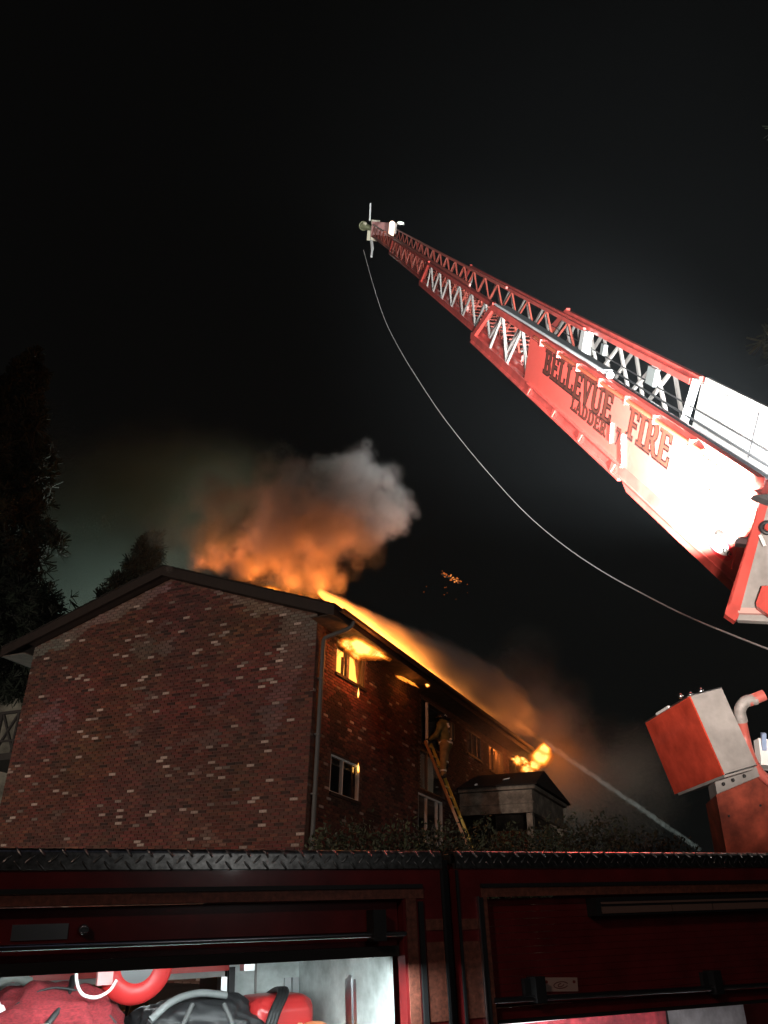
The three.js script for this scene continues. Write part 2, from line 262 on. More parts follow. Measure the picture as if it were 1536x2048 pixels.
{ // balcony at the far left
  const b = part('balcony', box(-10.6, -GW - 0.01, 6.25, 6.42, -0.5, -2.2), M.dark, house);
  const P = [V(-8.54, 7.5, -0.55), V(-10.6, 7.5, -0.55)];
  part('balcony_rail', [bar(P[0], P[1], 0.07), bar(V(-8.54, 6.75, -0.55), V(-10.6, 6.75, -0.55), 0.05)], M.dark, b);
  for (let i = 0; i < 3; i++) { const x = -8.55 - i * 0.62; part('balcony_brace', [bar(V(x, 7.48, -0.55), V(x - 0.6, 6.5, -0.55), 0.055), bar(V(x, 6.5, -0.57), V(x - 0.6, 7.48, -0.57), 0.055), bar(V(x - 0.62, 6.4, -0.55), V(x - 0.62, 7.5, -0.55), 0.06)], M.dark, b); }
}
// a pale neighbouring house, seen past the left end of the brick building
{
  const n = thing('pale_house', 'pale rendered house behind the balcony at the left edge', 'house', [-15.2, 0, -27]);
  n.rotation.y = R(25); const cream = mat([0.62, 0.66, 0.62], 0.85, 0, { map: rep(dirt, 0.25) });
  part('wall', box(-4, 5.2, 0.8, 12.0, -4, 0), cream, n);
  part('roof', [prism([V(-4.4, 12.02, 0.4), V(5.6, 12.02, 0.4), V(0.6, 13.6, 0.4)], V(0, 0, -4.8))], M.roofing, n);
  const w = part('window', [box(-1, 0.4, 5, 6.4, 0.003, 0.05)], M.frameWhite, n); part('pane', box(-0.92, 0.32, 5.08, 6.32, 0.053, 0.06), M.black, w);
}

// ------------------------------------------------------------------ fire engine in front (own axes: x along its side, y up, z out of the side, towards the camera)
const engine = thing('fire_engine', 'dark red fire engine across the foreground, its lockers open and lit', 'fire engine');
{
  const ax = V(0.8884734, 0.06715542, -0.45398807), tu = V(-0.0598008, 0.99774253, 0.03055674), N = V(0.45501525, 0, 0.89048365);
  engine.matrixAutoUpdate = true; engine.quaternion.setFromRotationMatrix(new THREE.Matrix4().makeBasis(ax, tu, N)); engine.position.set(0.02189484, 1.94943263, -2.56118797); engine.updateMatrixWorld(true);
}
const ep = (a, b, c) => V(a, b, c).applyMatrix4(engine.matrixWorld);
{
  const e = engine, X0 = -2.3, X1 = 2.3;
  // bodywork: two bodies with a gap between them
  for (const [a0, a1, o0, o1] of [[X0, 0.184, -2.1, 0.052], [0.226, X1, 0.33, 1.95]]) {
    part('body_side', [box(a0, a1, -0.094, -0.047, -0.04, 0), box(a0, o0, -1.25, -0.094, -0.04, 0), box(o1, a1, -1.25, -0.094, -0.04, 0), box(o0, o1, -1.25, -1.1, -0.04, 0)], M.redPaint, e);
    part('roof_plate', box(a0, a1, -0.03, -0.006, -2.2, -0.02), M.tread, e);
    part('bulkhead', [box(a0, a0 + 0.02, -1.25, -0.031, -2.2, -0.041), box(a1 - 0.02, a1, -1.25, -0.031, -2.2, -0.041), box(a0, a1, -1.27, -1.251, -2.2, -0.0)], M.redPaint, e);
  }
  part('gap_seal', box(0.185, 0.225, -1.25, -0.02, -0.1, -0.035), M.rubber, e);
  part('gap_seal', [box(0.176, 0.1835, -1.25, -0.05, 0.0005, 0.006), box(0.2265, 0.234, -1.25, -0.05, 0.0005, 0.006)], M.black, e);
  // tread plate along the top edge with its raised lugs
  for (const [a0, a1] of [[X0, 0.182], [0.228, X1]]) {
    const s = new THREE.Shape(); s.moveTo(-0.06, 0.002); s.lineTo(-0.008, 0.002); s.quadraticCurveTo(0.006, 0.002, 0.0065, -0.012); s.lineTo(0.0065, -0.046); s.lineTo(0.0005, -0.046); s.lineTo(0.0005, -0.012); s.quadraticCurveTo(0, -0.003, -0.008, -0.003); s.lineTo(-0.06, -0.003); s.closePath();
    const g = new THREE.ExtrudeGeometry(s, { depth: a1 - a0, bevelEnabled: false }); g.applyMatrix4(new THREE.Matrix4().makeBasis(V(0, 0, 1), V(0, 1, 0), V(-1, 0, 0))); g.rotateY(Math.PI);
    g.computeBoundingBox(); g.translate(a0 - g.boundingBox.min.x, 0, 0); g.computeBoundingBox(); uvBox(g);
    const tp = part('tread_plate', g, M.tread, e);
    if (g.boundingBox.max.z > 0.02) g.rotateY(Math.PI).translate(a0 + a1, 0, 0);
    const lug = new THREE.SphereGeometry(1, 10, 6); lug.scale(0.0145, 0.0034, 0.0022);
    const from = Math.max(a0 + 0.015, -1.3), to = Math.min(a1 - 0.012, 1.75);
    for (let a = from; a < to; a += 0.05) for (const [da, b, r] of [[0, -0.0075, -1], [0.026, -0.0225, 0.75], [0, -0.0375, -0.85]]) {
      if (a + da > to) continue; const o = part('tread_lug', lug, M.tread, tp); o.position.set(a + da, b, 0.0066 - (b > -0.01 ? 0.0012 : 0)); o.rotation.z = r + rr(-0.04, 0.04); if (b > -0.01) o.rotation.x = -0.45;
    }
  }
  // retro-reflective strips round the lockers and across the posts (flat tape)
  part('reflective_strip', [box(X0, 0.117, -0.122, -0.0975, 0.0005, 0.004), box(0.06, 0.092, -1.1, -0.1225, 0.0005, 0.004)], M.tape, e);
  part('locker_trim', [box(X0, 0.113, -0.0965, -0.086, 0.0005, 0.009), box(0.098, 0.1125, -1.1, -0.13, 0.0005, 0.008)], M.black, e);
  part('reflective_strip', [box(0.309, X1, -0.1225, -0.098, 0.0005, 0.004), box(0.312, 0.3275, -1.1, -0.123, 0.0005, 0.004)], M.tape, e);
  part('locker_trim', [box(0.309, X1, -0.0975, -0.087, 0.0005, 0.009), box(0.297, 0.311, -1.1, -0.123, 0.0005, 0.008)], M.black, e);
  part('trim_edge', box(0.293, 0.2965, -1.1, -0.12, 0.0005, 0.0095), M.alu, e);
  part('reflective_strip', [box(0.119, 0.175, -0.203, -0.175, 0.0005, 0.003), box(0.235, 0.292, -0.205, -0.177, 0.0005, 0.003)], M.tape, e);
  part('reflective_strip', [box(0.119, 0.175, -0.42, -0.232, 0.0005, 0.003), box(0.235, 0.292, -0.42, -0.234, 0.0005, 0.003)], M.tape, e);
  // left locker: door drum cover, lift bar on brackets, door edge
  part('door_cover', [box(-2.1, 0.05, -0.2, -0.124, -0.07, -0.03), box(-2.1, 0.05, -0.236, -0.2, -0.062, -0.036)], M.redPaint, e);
  part('door_edge', [box(-2.1, 0.05, -0.262, -0.2365, -0.07, -0.028)], M.rubber, e);
  part('lift_bar', rod(V(-2.0, -0.203, -0.004), V(0.09, -0.2085, -0.004), 0.0075), M.steel, e);
  part('bar_bracket', [box(-0.045, -0.007, -0.224, -0.148, -0.03, 0.012), box(-0.047, -0.045, -0.17, -0.155, -0.02, 0.008)], M.black, e);
  part('maker_plate', box(-0.94, -0.818, -0.191, -0.158, -0.03, -0.027), M.alu, e);
  const latch = part('latch', (() => { const g = new THREE.CylinderGeometry(0.011, 0.013, 0.016, 18); g.rotateX(Math.PI / 2); g.translate(-0.785, -0.173, -0.022); return g; })(), M.steel, e);
  part('latch_key', [-1, 1].flatMap((k) => [0, 1].map((j) => { const g = new THREE.SphereGeometry(0.0035, 10, 8); g.translate(-0.785 + k * 0.005, -0.168 - j * 0.012, -0.012); return g; })), M.steel, latch);
  // left locker inside: white walls, open to the far side on the left
  const c = part('locker_lining', [box(-2.09, 0.05, -0.243, -0.2365, -0.72, -0.071), box(0.045, 0.0515, -1.1, -0.2435, -0.72, -0.071), box(-0.2, 0.0445, -1.1, -0.244, -0.72, -0.713), box(-2.09, 0.05, -1.1, -1.09, -0.72, -0.071)], M.lockerWhite, e);
  part('wall_track', [box(0.0435, 0.0446, -1.05, -0.32, -0.36, -0.335), box(0.0435, 0.0446, -1.05, -0.32, -0.31, -0.285), box(0.04, 0.0436, -1.05, -0.31, -0.334, -0.311)], M.alu, c);
  part('wall_track', [box(-0.01, 0.012, -1.05, -0.32, -0.7125, -0.7), box(0.016, 0.036, -1.05, -0.32, -0.7125, -0.698)], M.alu, c);
  part('wall_seam', [box(-0.11, -0.104, -1.05, -0.25, -0.7128, -0.708)], M.bodyGrey, c);
  part('screw', [0, 1].map((k) => { const g = new THREE.CylinderGeometry(0.004, 0.004, 0.004, 12); g.rotateZ(Math.PI / 2); g.translate(0.0435, -0.262, -0.17 - k * 0.07); return g; }), M.steel, c);
  part('cross_beam', box(-2.09, -0.2, -0.29, -0.2436, -0.74, -0.7), mat([0.42, 0.03, 0.025], 0.45), e);
  part('lamp_rail', box(-2.09, -0.215, -0.306, -0.2905, -0.74, -0.695), M.bodyGrey, e);
  part('strip_post', [box(-0.225, -0.205, -1.1, -0.3065, -0.74, -0.7)], M.alu, e);
  part('strip_post', [box(-0.2, -0.18, -1.1, -0.28, -0.735, -0.6995)], M.black, e);
  part('hinge_block', [box(-0.2, -0.165, -0.29, -0.262, -0.6, -0.56)], M.alu, e);
  const glow = mat([0.9, 0.95, 1], 0.4, 0, { emissive: lin(0.85, 1, 1), emissiveIntensity: 3 });
  part('led_lamp', box(-0.5, -0.46, -0.3045, -0.2925, -0.6945, -0.69), glow, e);
  part('led_lamp_strip', box(-1.6, 0.03, -0.2475, -0.2435, -0.1, -0.085), mat([0.9, 0.95, 1], 0.4, 0, { emissive: lin(0.85, 1, 1), emissiveIntensity: 2 }), e);
  // right locker: slatted roller door almost closed, with lift bar, awning bar and plate
  for (let i = 0; i < 15; i++) { const y1 = -0.126 - i * 0.0185, g = box(0.332, 1.94, y1 - 0.0175, y1, -0.055, -0.03); part('door_slat', g, M.redPaint, e); }
  part('door_edge', prism([V(0.332, -0.4045, -0.028), V(1.94, -0.4045, -0.028), V(1.94, -0.452, -0.028), V(0.332, -0.432, -0.028)], V(0, 0, -0.04)), M.redPaint, e);
  part('door_seal', prism([V(0.332, -0.4325, -0.03), V(1.94, -0.4525, -0.03), V(1.94, -0.462, -0.03), V(0.332, -0.443, -0.03)], V(0, 0, -0.03)), M.rubber, e);
  part('lift_bar', rod(V(0.322, -0.383, 0.0), V(1.93, -0.4135, 0.0), 0.0085), M.steel, e);
  for (const [a, b] of [[0.462, -0.362], [1.155, -0.38]]) part('bar_bracket', [box(a, a + 0.034, b - 0.036, b + 0.03, -0.03, 0.014), box(a - 0.02, a, b - 0.03, b + 0.026, -0.028, -0.012)], M.black, e);
  const plateMap = canvas(256, 96, (x, w, h) => { x.fillStyle = '#c9a79a'; x.fillRect(0, 0, w, h); x.fillStyle = '#7d2b26'; for (const px of [26, 230]) { x.beginPath(); x.arc(px, 30, 11, 0, 7); x.fill(); } x.strokeStyle = '#6b2a26'; x.lineWidth = 6; x.beginPath(); x.ellipse(130, 52, 52, 22, -0.1, 0.4, 6.1); x.stroke(); x.beginPath(); x.ellipse(130, 52, 22, 10, -0.3, 0, 5); x.stroke(); });
  { const g = new THREE.BoxGeometry(0.126, 0.036, 0.003); g.rotateZ(-0.05); g.translate(0.58, -0.358, -0.0285); part('maker_plate', g, mat([0.8, 0.78, 0.78], 0.4, 0, { map: plateMap }), e); }
  const led = new THREE.Shape(); led.moveTo(-0.03, 0); led.lineTo(0.0, 0.0); led.lineTo(0.022, -0.02); led.lineTo(0.022, -0.046); led.lineTo(-0.03, -0.052); led.closePath();
  { const g = new THREE.ExtrudeGeometry(led, { depth: 1.2, bevelEnabled: false }); g.rotateY(Math.PI / 2); const p = g.attributes.position; for (let i = 0; i < p.count; i++) p.setXYZ(i, p.getX(i) + 0.72, p.getY(i) - 0.131, -p.getZ(i) * 1); uvBox(g); g.computeVertexNormals();
    part('awning_bar', box(0.716, 1.93, -0.182, -0.131, -0.03, 0.016), M.black, e);
    part('awning_lens', [box(0.735, 1.02, -0.176, -0.157, 0.0165, 0.02), box(1.025, 1.2, -0.176, -0.157, 0.0165, 0.019), box(1.205, 1.9, -0.176, -0.157, 0.0165, 0.02), box(0.735, 1.9, -0.15, -0.144, 0.0165, 0.019)], mat([0.2, 0.12, 0.095], 0.35), e); }
  part('locker_lining', [box(0.34, 1.94, -1.1, -0.46, -0.62, -0.61), box(0.34, 1.94, -1.1, -1.09, -0.61, -0.08)], M.lockerWhite, e);
  part('hung_sleeve', [prism([V(0.36, -0.4, -0.3), V(0.56, -0.4, -0.3), V(0.54, -0.9, -0.3), V(0.36, -0.9, -0.3)], V(0, 0, -0.06)), prism([V(0.6, -0.4, -0.26), V(1.26, -0.4, -0.33), V(1.22, -0.9, -0.33), V(0.6, -0.9, -0.26)], V(0, 0, -0.08))], mat([0.4, 0.04, 0.06], 0.8, 0, { map: rep(dirt, 4) }), e);
  part('hung_sleeve', prism([V(0.565, -0.4, -0.29), V(0.61, -0.4, -0.29), V(0.6, -0.9, -0.29), V(0.56, -0.9, -0.29)], V(0, 0, -0.04)), M.white, e);
  part('wall_track', [0, 1, 2].map((k) => box(1.33 + k * 0.07, 1.36 + k * 0.07, -1, -0.44, -0.6, -0.58)), M.black, e);
  part('led_lamp_strip', box(0.4, 1.9, -0.4515, -0.4475, -0.1, -0.085), mat([0.9, 0.95, 1], 0.4, 0, { emissive: lin(1, 0.9, 0.95), emissiveIntensity: 2 }), e);
  // wheels, out of the frame below
  for (const a of [-1.2, 1.2]) { const g = new THREE.CylinderGeometry(0.5, 0.5, 0.3, 28); g.rotateX(Math.PI / 2); g.translate(a, -1.45, -0.2); const w = part('wheel', g, M.rubber, e); const h = new THREE.CylinderGeometry(0.24, 0.24, 0.02, 20); h.rotateX(Math.PI / 2); h.translate(a, -1.45, -0.04); part('rim', h, M.alu, w); }
  part('underbody', box(X0, X1, -1.5, -1.27, -2.1, -0.4), M.black, e);
  for (const [a, I, w] of [[-0.75, L.locker, 1.6], [1.1, L.lockerRight, 1.4]]) {
    const l = new THREE.RectAreaLight(a < 0 ? 0xf2ffff : 0xffeef4, I * 18, w, 0.05); l.position.copy(ep(a, a < 0 ? -0.252 : -0.456, -0.11)); l.lookAt(ep(a, -1.2, -0.35)); l.name = 'locker_light'; scene.add(l);
  }
  point('locker_rail_light', new THREE.Color(0.9, 1, 1), 0.02, ep(-0.48, -0.3, -0.66), 1);
}
// what the left locker holds
function blob(cx, cy, cz, sx, sy, sz, n1 = 0.12, f = 3, sg = 1, seg = 40, sq = 0.8, fold = 0) { const g = new THREE.SphereGeometry(1, seg, Math.round(seg * 0.7)), p = g.attributes.position; for (let i = 0; i < p.count; i++) { const x = p.getX(i), y = p.getY(i), z = p.getZ(i), k = 1 + n1 * noise(x * f + sg, y * f, z * f) + n1 * 0.4 * noise(x * f * 3, y * f * 3 + sg, z * f * 3); const q = (v) => Math.sign(v) * Math.pow(Math.abs(v), sq), an = Math.atan2(z, x); const kk = fold ? 1 + fold * (1 - y) * 0.5 * Math.sin(an * 11 + 3 * noise(x * 2, y * 3, z * 2)) * (0.5 + noise(x * 3 + 4, y, z * 3)) : 1; p.setXYZ(i, cx + q(x) * sx * k * kk, cy + q(y) * sy * k, cz + q(z) * sz * k * kk); } g.computeVertexNormals(); return g; }
const inEngine = (name, label, cat) => { const t = thing(name, label, cat); t.position.copy(engine.position); t.quaternion.copy(engine.quaternion); return t; };
{
  const shelf = inEngine('equipment_shelf', 'black shelf edge with a yellow sticker at the bottom left, under the red bag', 'shelf');
  part('tray', [box(-1.6, -0.36, -0.47, -0.415, -0.32, -0.3), box(-1.6, 0.02, -0.48, -0.47, -0.7, -0.3)], M.black, shelf);
  part('yellow_sticker', box(-0.79, -0.72, -0.45, -0.4165, -0.2995, -0.298), mat([0.75, 0.8, 0.02], 0.6), shelf); shelf.children[1].userData.label = 'bright yellow sticker';
  part('white_line', [box(-0.63, -0.627, -0.45, -0.416, -0.2995, -0.2985), box(-0.59, -0.587, -0.45, -0.416, -0.2995, -0.2985)], M.white, shelf);
  const bag = inEngine('red_bag', 'large soft red bag with a black strap, left in the lit locker', 'bag');
  part('bag_body', blob(-0.77, -0.46, -0.47, 0.2, 0.175, 0.13, 0.14, 2.4, 2, 90, 0.85, 0.14), mat([0.44, 0.032, 0.045], 0.8, 0, { map: rep(grainB, 9), bumpMap: rep(grainB, 40), bumpScale: 0.002 }), bag);
  part('strap', tube([V(-0.87, -0.47, -0.33), V(-0.8, -0.39, -0.335), V(-0.735, -0.315, -0.4), V(-0.72, -0.28, -0.46)], 0.008, 24, 8), M.black, bag);
  part('handle', tube([V(-0.99, -0.36, -0.38), V(-0.95, -0.3, -0.39), V(-0.88, -0.27, -0.42), V(-0.83, -0.285, -0.45)], 0.013, 24, 8), mat([0.12, 0.13, 0.12], 0.7), bag);
  part('zip', tube([V(-0.93, -0.4, -0.37), V(-0.86, -0.33, -0.385), V(-0.78, -0.3, -0.4), V(-0.68, -0.325, -0.4), V(-0.61, -0.39, -0.39)], 0.0035, 40, 6), M.black, bag);
  part('buckle', box(-0.81, -0.79, -0.4, -0.375, -0.33, -0.322), M.alu, bag);
  const bagHighlight = inEngine('bag_highlight', 'added white blob for the overexposed left side of the red bag', 'bag');
  part('bag_body', blob(-0.95, -0.45, -0.42, 0.1, 0.13, 0.07, 0.14, 2, 9, 60, 0.85, 0.12), mat([0.8, 0.8, 0.8], 0.7), bagHighlight);  // added white blob: bright light on the red bag put into shape and colour
  const cord = inEngine('rope_loop', 'loop of thin white rope hanging in front of the red bag', 'rope');
  part('white_rope', tube([V(-0.735, -0.255, -0.33), V(-0.732, -0.285, -0.33), V(-0.715, -0.315, -0.33), V(-0.68, -0.325, -0.33), V(-0.645, -0.312, -0.34), V(-0.625, -0.29, -0.36)], 0.0042, 40, 8), M.white, cord);
  const reel = inEngine('cord_reel', 'red round reel with a silver middle beneath the locker top', 'reel');
  { const g = new THREE.TorusGeometry(0.072, 0.03, 14, 40); g.scale(1, 1, 0.7); g.rotateX(0.2); g.translate(-0.56, -0.255, -0.42); part('reel_rim', g, mat([0.55, 0.03, 0.03], 0.4), reel);
    const h = new THREE.CylinderGeometry(0.05, 0.05, 0.02, 28); h.rotateX(Math.PI / 2 + 0.2); h.translate(-0.56, -0.255, -0.42); part('hub', h, M.alu, reel); part('crank', [box(-0.67, -0.63, -0.3, -0.262, -0.4, -0.38)], mat([0.7, 0.3, 0.3], 0.5), reel); }
  const b2 = inEngine('black_bag', 'black duffel bag lying between the red bag and the red case', 'bag');
  part('bag_body', blob(-0.36, -0.475, -0.52, 0.2, 0.13, 0.14, 0.2, 2.2, 5, 80, 0.85, 0.16), mat([0.022, 0.022, 0.024], 0.55), b2);
  part('strap', tube([V(-0.52, -0.39, -0.39), V(-0.46, -0.35, -0.4), V(-0.38, -0.335, -0.42), V(-0.3, -0.345, -0.42)], 0.01, 20, 8), mat([0.16, 0.17, 0.17], 0.6), b2);
  part('webbing', [tube([V(-0.5, -0.5, -0.38), V(-0.44, -0.42, -0.385), V(-0.4, -0.36, -0.41)], 0.007, 20, 6), tube([V(-0.28, -0.5, -0.38), V(-0.29, -0.42, -0.385), V(-0.31, -0.365, -0.41)], 0.007, 20, 6)], mat([0.09, 0.09, 0.09], 0.6), b2);
  part('buckle', [box(-0.455, -0.43, -0.43, -0.41, -0.376, -0.368)], M.alu, b2);
  const cs = inEngine('red_case', 'glossy red case with a black strap beside the white locker wall', 'case');
  part('case_body', blob(-0.115, -0.44, -0.53, 0.1, 0.088, 0.11, 0.04, 2, 4, 60, 0.42), mat([0.5, 0.03, 0.03], 0.28), cs);
  part('strap', [-0.01, 0, 0.01].map((k) => tube([V(-0.2 + k, -0.5, -0.4), V(-0.16 + k, -0.4, -0.405), V(-0.12 + k, -0.35, -0.44), V(-0.1 + k, -0.345, -0.53), V(-0.1 + k, -0.37, -0.63)], 0.0085, 30, 8)), M.black, cs);
  const dome = inEngine('orange_dome', 'smooth peach orange dome with a small knob in front of the red case', 'helmet');
  part('shell', blob(-0.035, -0.475, -0.4, 0.05, 0.05, 0.05, 0.02, 2, 3), mat([0.8, 0.3, 0.13], 0.5), dome); part('knob', blob(-0.09, -0.44, -0.38, 0.01, 0.016, 0.01, 0.1, 2, 3, 14), mat([0.8, 0.35, 0.18], 0.5), dome);
}
{ // autumn leaves of a shrub on the far side of the engine, seen through the open locker
  const t = thing('autumn_shrub', 'brown autumn shrub seen through the open locker', 'shrub'), n = 900;
  const g = new THREE.PlaneGeometry(0.05, 0.035); g.rotateX(0.2);
  const im = new THREE.InstancedMesh(g, mat([0.2, 0.12, 0.03], 0.8, 0, { side: THREE.DoubleSide }), n); im.name = 'foliage'; im.castShadow = true; im.userData.kind = 'stuff';
  const o = new THREE.Object3D(), base = ep(-0.5, -0.45, -2.6);
  for (let i = 0; i < n; i++) { o.position.copy(ep(rr(-1.2, 0.0), rr(-0.75, -0.18), rr(-2.7, -2.3))); o.rotation.set(rr(0, 6), rr(0, 6), rr(0, 6)); o.scale.setScalar(rr(0.6, 1.4)); o.updateMatrix(); im.setMatrixAt(i, o.matrix); im.setColorAt(i, lin(rr(0.6, 1.3), rr(0.5, 1.1), rr(0.4, 1))); }
  t.add(im); part('stem', [0, 1, 2, 3].map((k) => rod(ep(-1 + k * 0.3, -1.95, -2.5), ep(-1.05 + k * 0.32, -0.3, -2.5), 0.02, 0.008)), mat([0.06, 0.045, 0.03], 0.9), t);
}

// ------------------------------------------------------------------ aerial ladder (own axes: x along it to the tip, y out of its rung side, z from the near to the far side)
const aerial = thing('aerial_ladder', 'long red and grey aerial ladder raised to the upper left, lettered on its side', 'ladder');
{
  aerial.quaternion.setFromRotationMatrix(new THREE.Matrix4().makeBasis(V(-0.11038636, 0.75546076, -0.64582806), V(0.06167285, 0.65375343, 0.75419024), V(0.99197344, 0.04342225, -0.11875688)));
  aerial.position.set(2.19916935, 3.9328759, -5.01612706); aerial.updateMatrixWorld(true);
}
const lp = (x, y, z) => V(x, y, z).applyMatrix4(aerial.matrixWorld);
{
  const W = 1.12, bd = V(0, 1, 0);
  const secs = [ // start, end, inset, foot, top, rail size, first x of lattice, spacing, material of the bracing
    { name: 'base_section', x0: -0.1, x1: 8.44, top1: 7.3, in: 0, y0: 0, y1: 0.68, r: 0.1, lat: 5.15, step: 1.06, rail: M.ladderRed, web: M.ladderGrey },
    { name: 'second_section', x0: 3, x1: 14.8, top1: 13.85, in: 0.085, y0: 0.085, y1: 0.65, r: 0.085, lat: 3.4, step: 1.06, rail: M.ladderRed, web: M.ladderGrey },
    { name: 'third_section', x0: 6, x1: 21.8, top1: 21.2, in: 0.16, y0: 0.165, y1: 0.63, r: 0.07, lat: 6.2, step: 1.06, rail: M.ladderRed, web: M.ladderBrown },
    { name: 'fly_section', x0: 10, x1: 28.6, top1: 28.5, in: 0.225, y0: 0.235, y1: 0.66, r: 0.06, lat: 10.2, step: 1.06, rail: M.ladderBrown, web: M.ladderBrown },
  ];
  secs.forEach((s, k) => {
    const za = s.in, zb = W - s.in, g = new THREE.Group(); g.name = s.name; aerial.add(g);
    for (const z of [za, zb]) {
      const lo = z === za ? z : z - s.r * 0.55, t = s.r * 0.55;
      part('bottom_rail', [box(s.x0, s.x1, s.y0, s.y0 + s.r, lo, lo + t), box(s.x0, s.x1 - 0.1, s.y0 - 0.012, s.y0 - 0.001, lo - 0.012, lo + t + 0.03)], s.rail, g);
      part('top_rail', k === 0 ? box(z === za ? s.x0 + 0.05 : 3.02, s.top1, s.y1 - s.r * 0.8, s.y1, lo, lo + t) : box(s.x0 + 0.05, s.top1, s.y1 - s.r * 0.7, s.y1, lo, lo + t), s.rail, g);
      part('end_post', bar(V(s.top1 - 0.04, s.y1 - 0.01, lo + t / 2), V(s.x1 - 0.06, s.y0 + 0.04, lo + t / 2), s.r * 0.9, t * 0.96, V(0, 0, 1)), s.rail, g);
      let up = 1; const zz = lo + t / 2;
      for (let x = k === 0 && z !== za ? 3.13 : s.lat, i = 0; x < s.top1 - 0.3; x += s.step / 2, i++) {
        const a = V(x, up > 0 ? s.y0 + s.r : s.y1 - s.r * 0.7, zz), b = V(Math.min(x + s.step / 2 - 0.03, s.top1 - 0.1), up > 0 ? s.y1 - s.r * 0.7 : s.y0 + s.r, zz); up = -up;
        part('brace', k < 2 ? bar(a, b, 0.036, 0.03, V(0, 0, 1)) : rod(a, b, 0.016, 0.016, 8), s.web, g);
      }
    }
    for (let x = s.x0 + 0.3; x < s.x1 - 0.05; x += 0.36) part('rung', rod(V(x, s.y0 + s.r * 0.5, za + 0.02), V(x, s.y0 + s.r * 0.5, zb - 0.02), 0.019, 0.019, 8), k < 2 ? M.ladderGrey : M.ladderBrown, g);
    if (k === 0) {
      // solid lettered side of the base section, near and far
      const nameMap = canvas(2048, 512, (c, w, h) => {
        const X = (x) => (5.2 - x) / 5.3 * w, Yp = (y) => (0.59 - y) / 0.5 * h; // along from 5.2 to -0.1, up from 0.09 to 0.59
        c.fillStyle = 'rgb(197,76,65)'; c.fillRect(0, 0, w, h);
        let sd = 5; const r = () => (sd = (sd * 16807) % 2147483647) / 2147483647;
        for (let i = 0; i < 900; i++) { c.fillStyle = `rgba(${120 + r() * 100},${40 + r() * 40},${35 + r() * 30},0.05)`; c.beginPath(); c.ellipse(r() * w, r() * h, 4 + r() * 60, 2 + r() * 12, r() * 3, 0, 7); c.fill(); }
        const word = (text, x0, x1, y0, y1) => {
          c.save(); c.font = 'bold 200px serif'; const m = c.measureText(text).width; c.translate(X(x0), Yp(y0)); c.scale((X(x1) - X(x0)) / m, (Yp(y0) - Yp(y1)) / 132); c.lineJoin = 'miter';
          c.strokeStyle = '#170c0a'; c.lineWidth = 18; c.strokeText(text, 0, 0); c.fillStyle = '#55271c'; c.fillText(text, 0, 0);
          c.globalCompositeOperation = 'source-atop'; c.restore();
        };
        word('BELLEVUE', 4.52, 2.36, 0.335, 0.57); word('FIRE', 1.99, 1.12, 0.345, 0.575); word('LADDER', 3.44, 2.42, 0.2, 0.315); word('7', 2.2, 2.09, 0.22, 0.345);
      });
      const panelMat = mat([1, 1, 1], 0.36, 0, { map: nameMap, clearcoat: 0.6, clearcoatRoughness: 0.12 });
      const pg = new THREE.BoxGeometry(5.3, 0.5, 0.02); pg.translate(2.55, 0.34, 0.012);
      { const p = pg.attributes.position, uv = pg.attributes.uv; for (let i = 0; i < p.count; i++) uv.setXY(i, (5.2 - p.getX(i)) / 5.3, (p.getY(i) - 0.09) / 0.5); }
      part('name_panel', pg, panelMat, g);
      part('side_panel', box(-0.1, 3.0, 0.1, 0.622, W - 0.03, W - 0.01), M.bodyGrey, g);
      part('panel_seam', [0.2, 1.0, 1.9].map((x) => box(x, x + 0.012, 0.1, 0.62, W - 0.036, W - 0.031)), M.black, g);
      part('step_panel', box(-0.1, 2.95, 0.627, 0.69, W - 0.029, W + 0.005), M.bodyGrey, g);
      // ribs, flange and gussets under the lettering
      part('bottom_flange', [box(-0.1, 1.75, -0.075, -0.013, 0.0, 0.05), prism([V(1.75, -0.013, 0), V(1.9, -0.013, 0), V(1.75, -0.075, 0)], V(0, 0, 0.05)), box(1.9, 8.3, -0.03, -0.013, -0.03, 0.05)], M.ladderRed, g);
      part('gusset', [2.1, 3.0, 3.9, 4.9].map((x) => prism([V(x - 0.05, 0.1, -0.002), V(x + 0.05, 0.1, -0.002), V(x + 0.02, -0.012, -0.03), V(x - 0.02, -0.012, -0.03)], V(0, 0, 0.012))), M.ladderRed, g);
      part('flange_strip', [box(1.9, 5, 0.085, 0.1, -0.028, -0.002)], M.ladderRed, g);
      part('panel_strip', [bar(V(2.3, 0.36, -0.004), V(2.24, 0.2, -0.004), 0.02, 0.006), bar(V(2.02, 0.34, -0.004), V(1.9, 0.11, -0.004), 0.03, 0.006)], M.white, g);
      // tube in clamps along the near top rail, and the pike pole over it
      part('guide_tube', rod(V(0.6, 0.63, -0.028), V(4.9, 0.645, -0.028), 0.02), mat([0.5, 0.1, 0.05], 0.22, 0.4), g);
      part('tube_clamp', [0.75, 1.4, 2.0, 2.65, 3.3, 3.95, 4.6].map((x) => box(x, x + 0.03, 0.6, 0.672, -0.052, 0.0)), M.ladderRed, g);
      part('pike_pole', [rod(V(2.62, 0.72, 0.02), V(7.2, 0.7, 0.02), 0.016), (() => { const q = new THREE.SphereGeometry(0.035, 14, 10); q.translate(2.6, 0.72, 0.02); return q; })()], mat([0.35, 0.35, 0.35], 0.4), g);
      part('rail_edge', box(3.0, 7.2, 0.681, 0.69, 0.05, 0.2), M.alu, g);
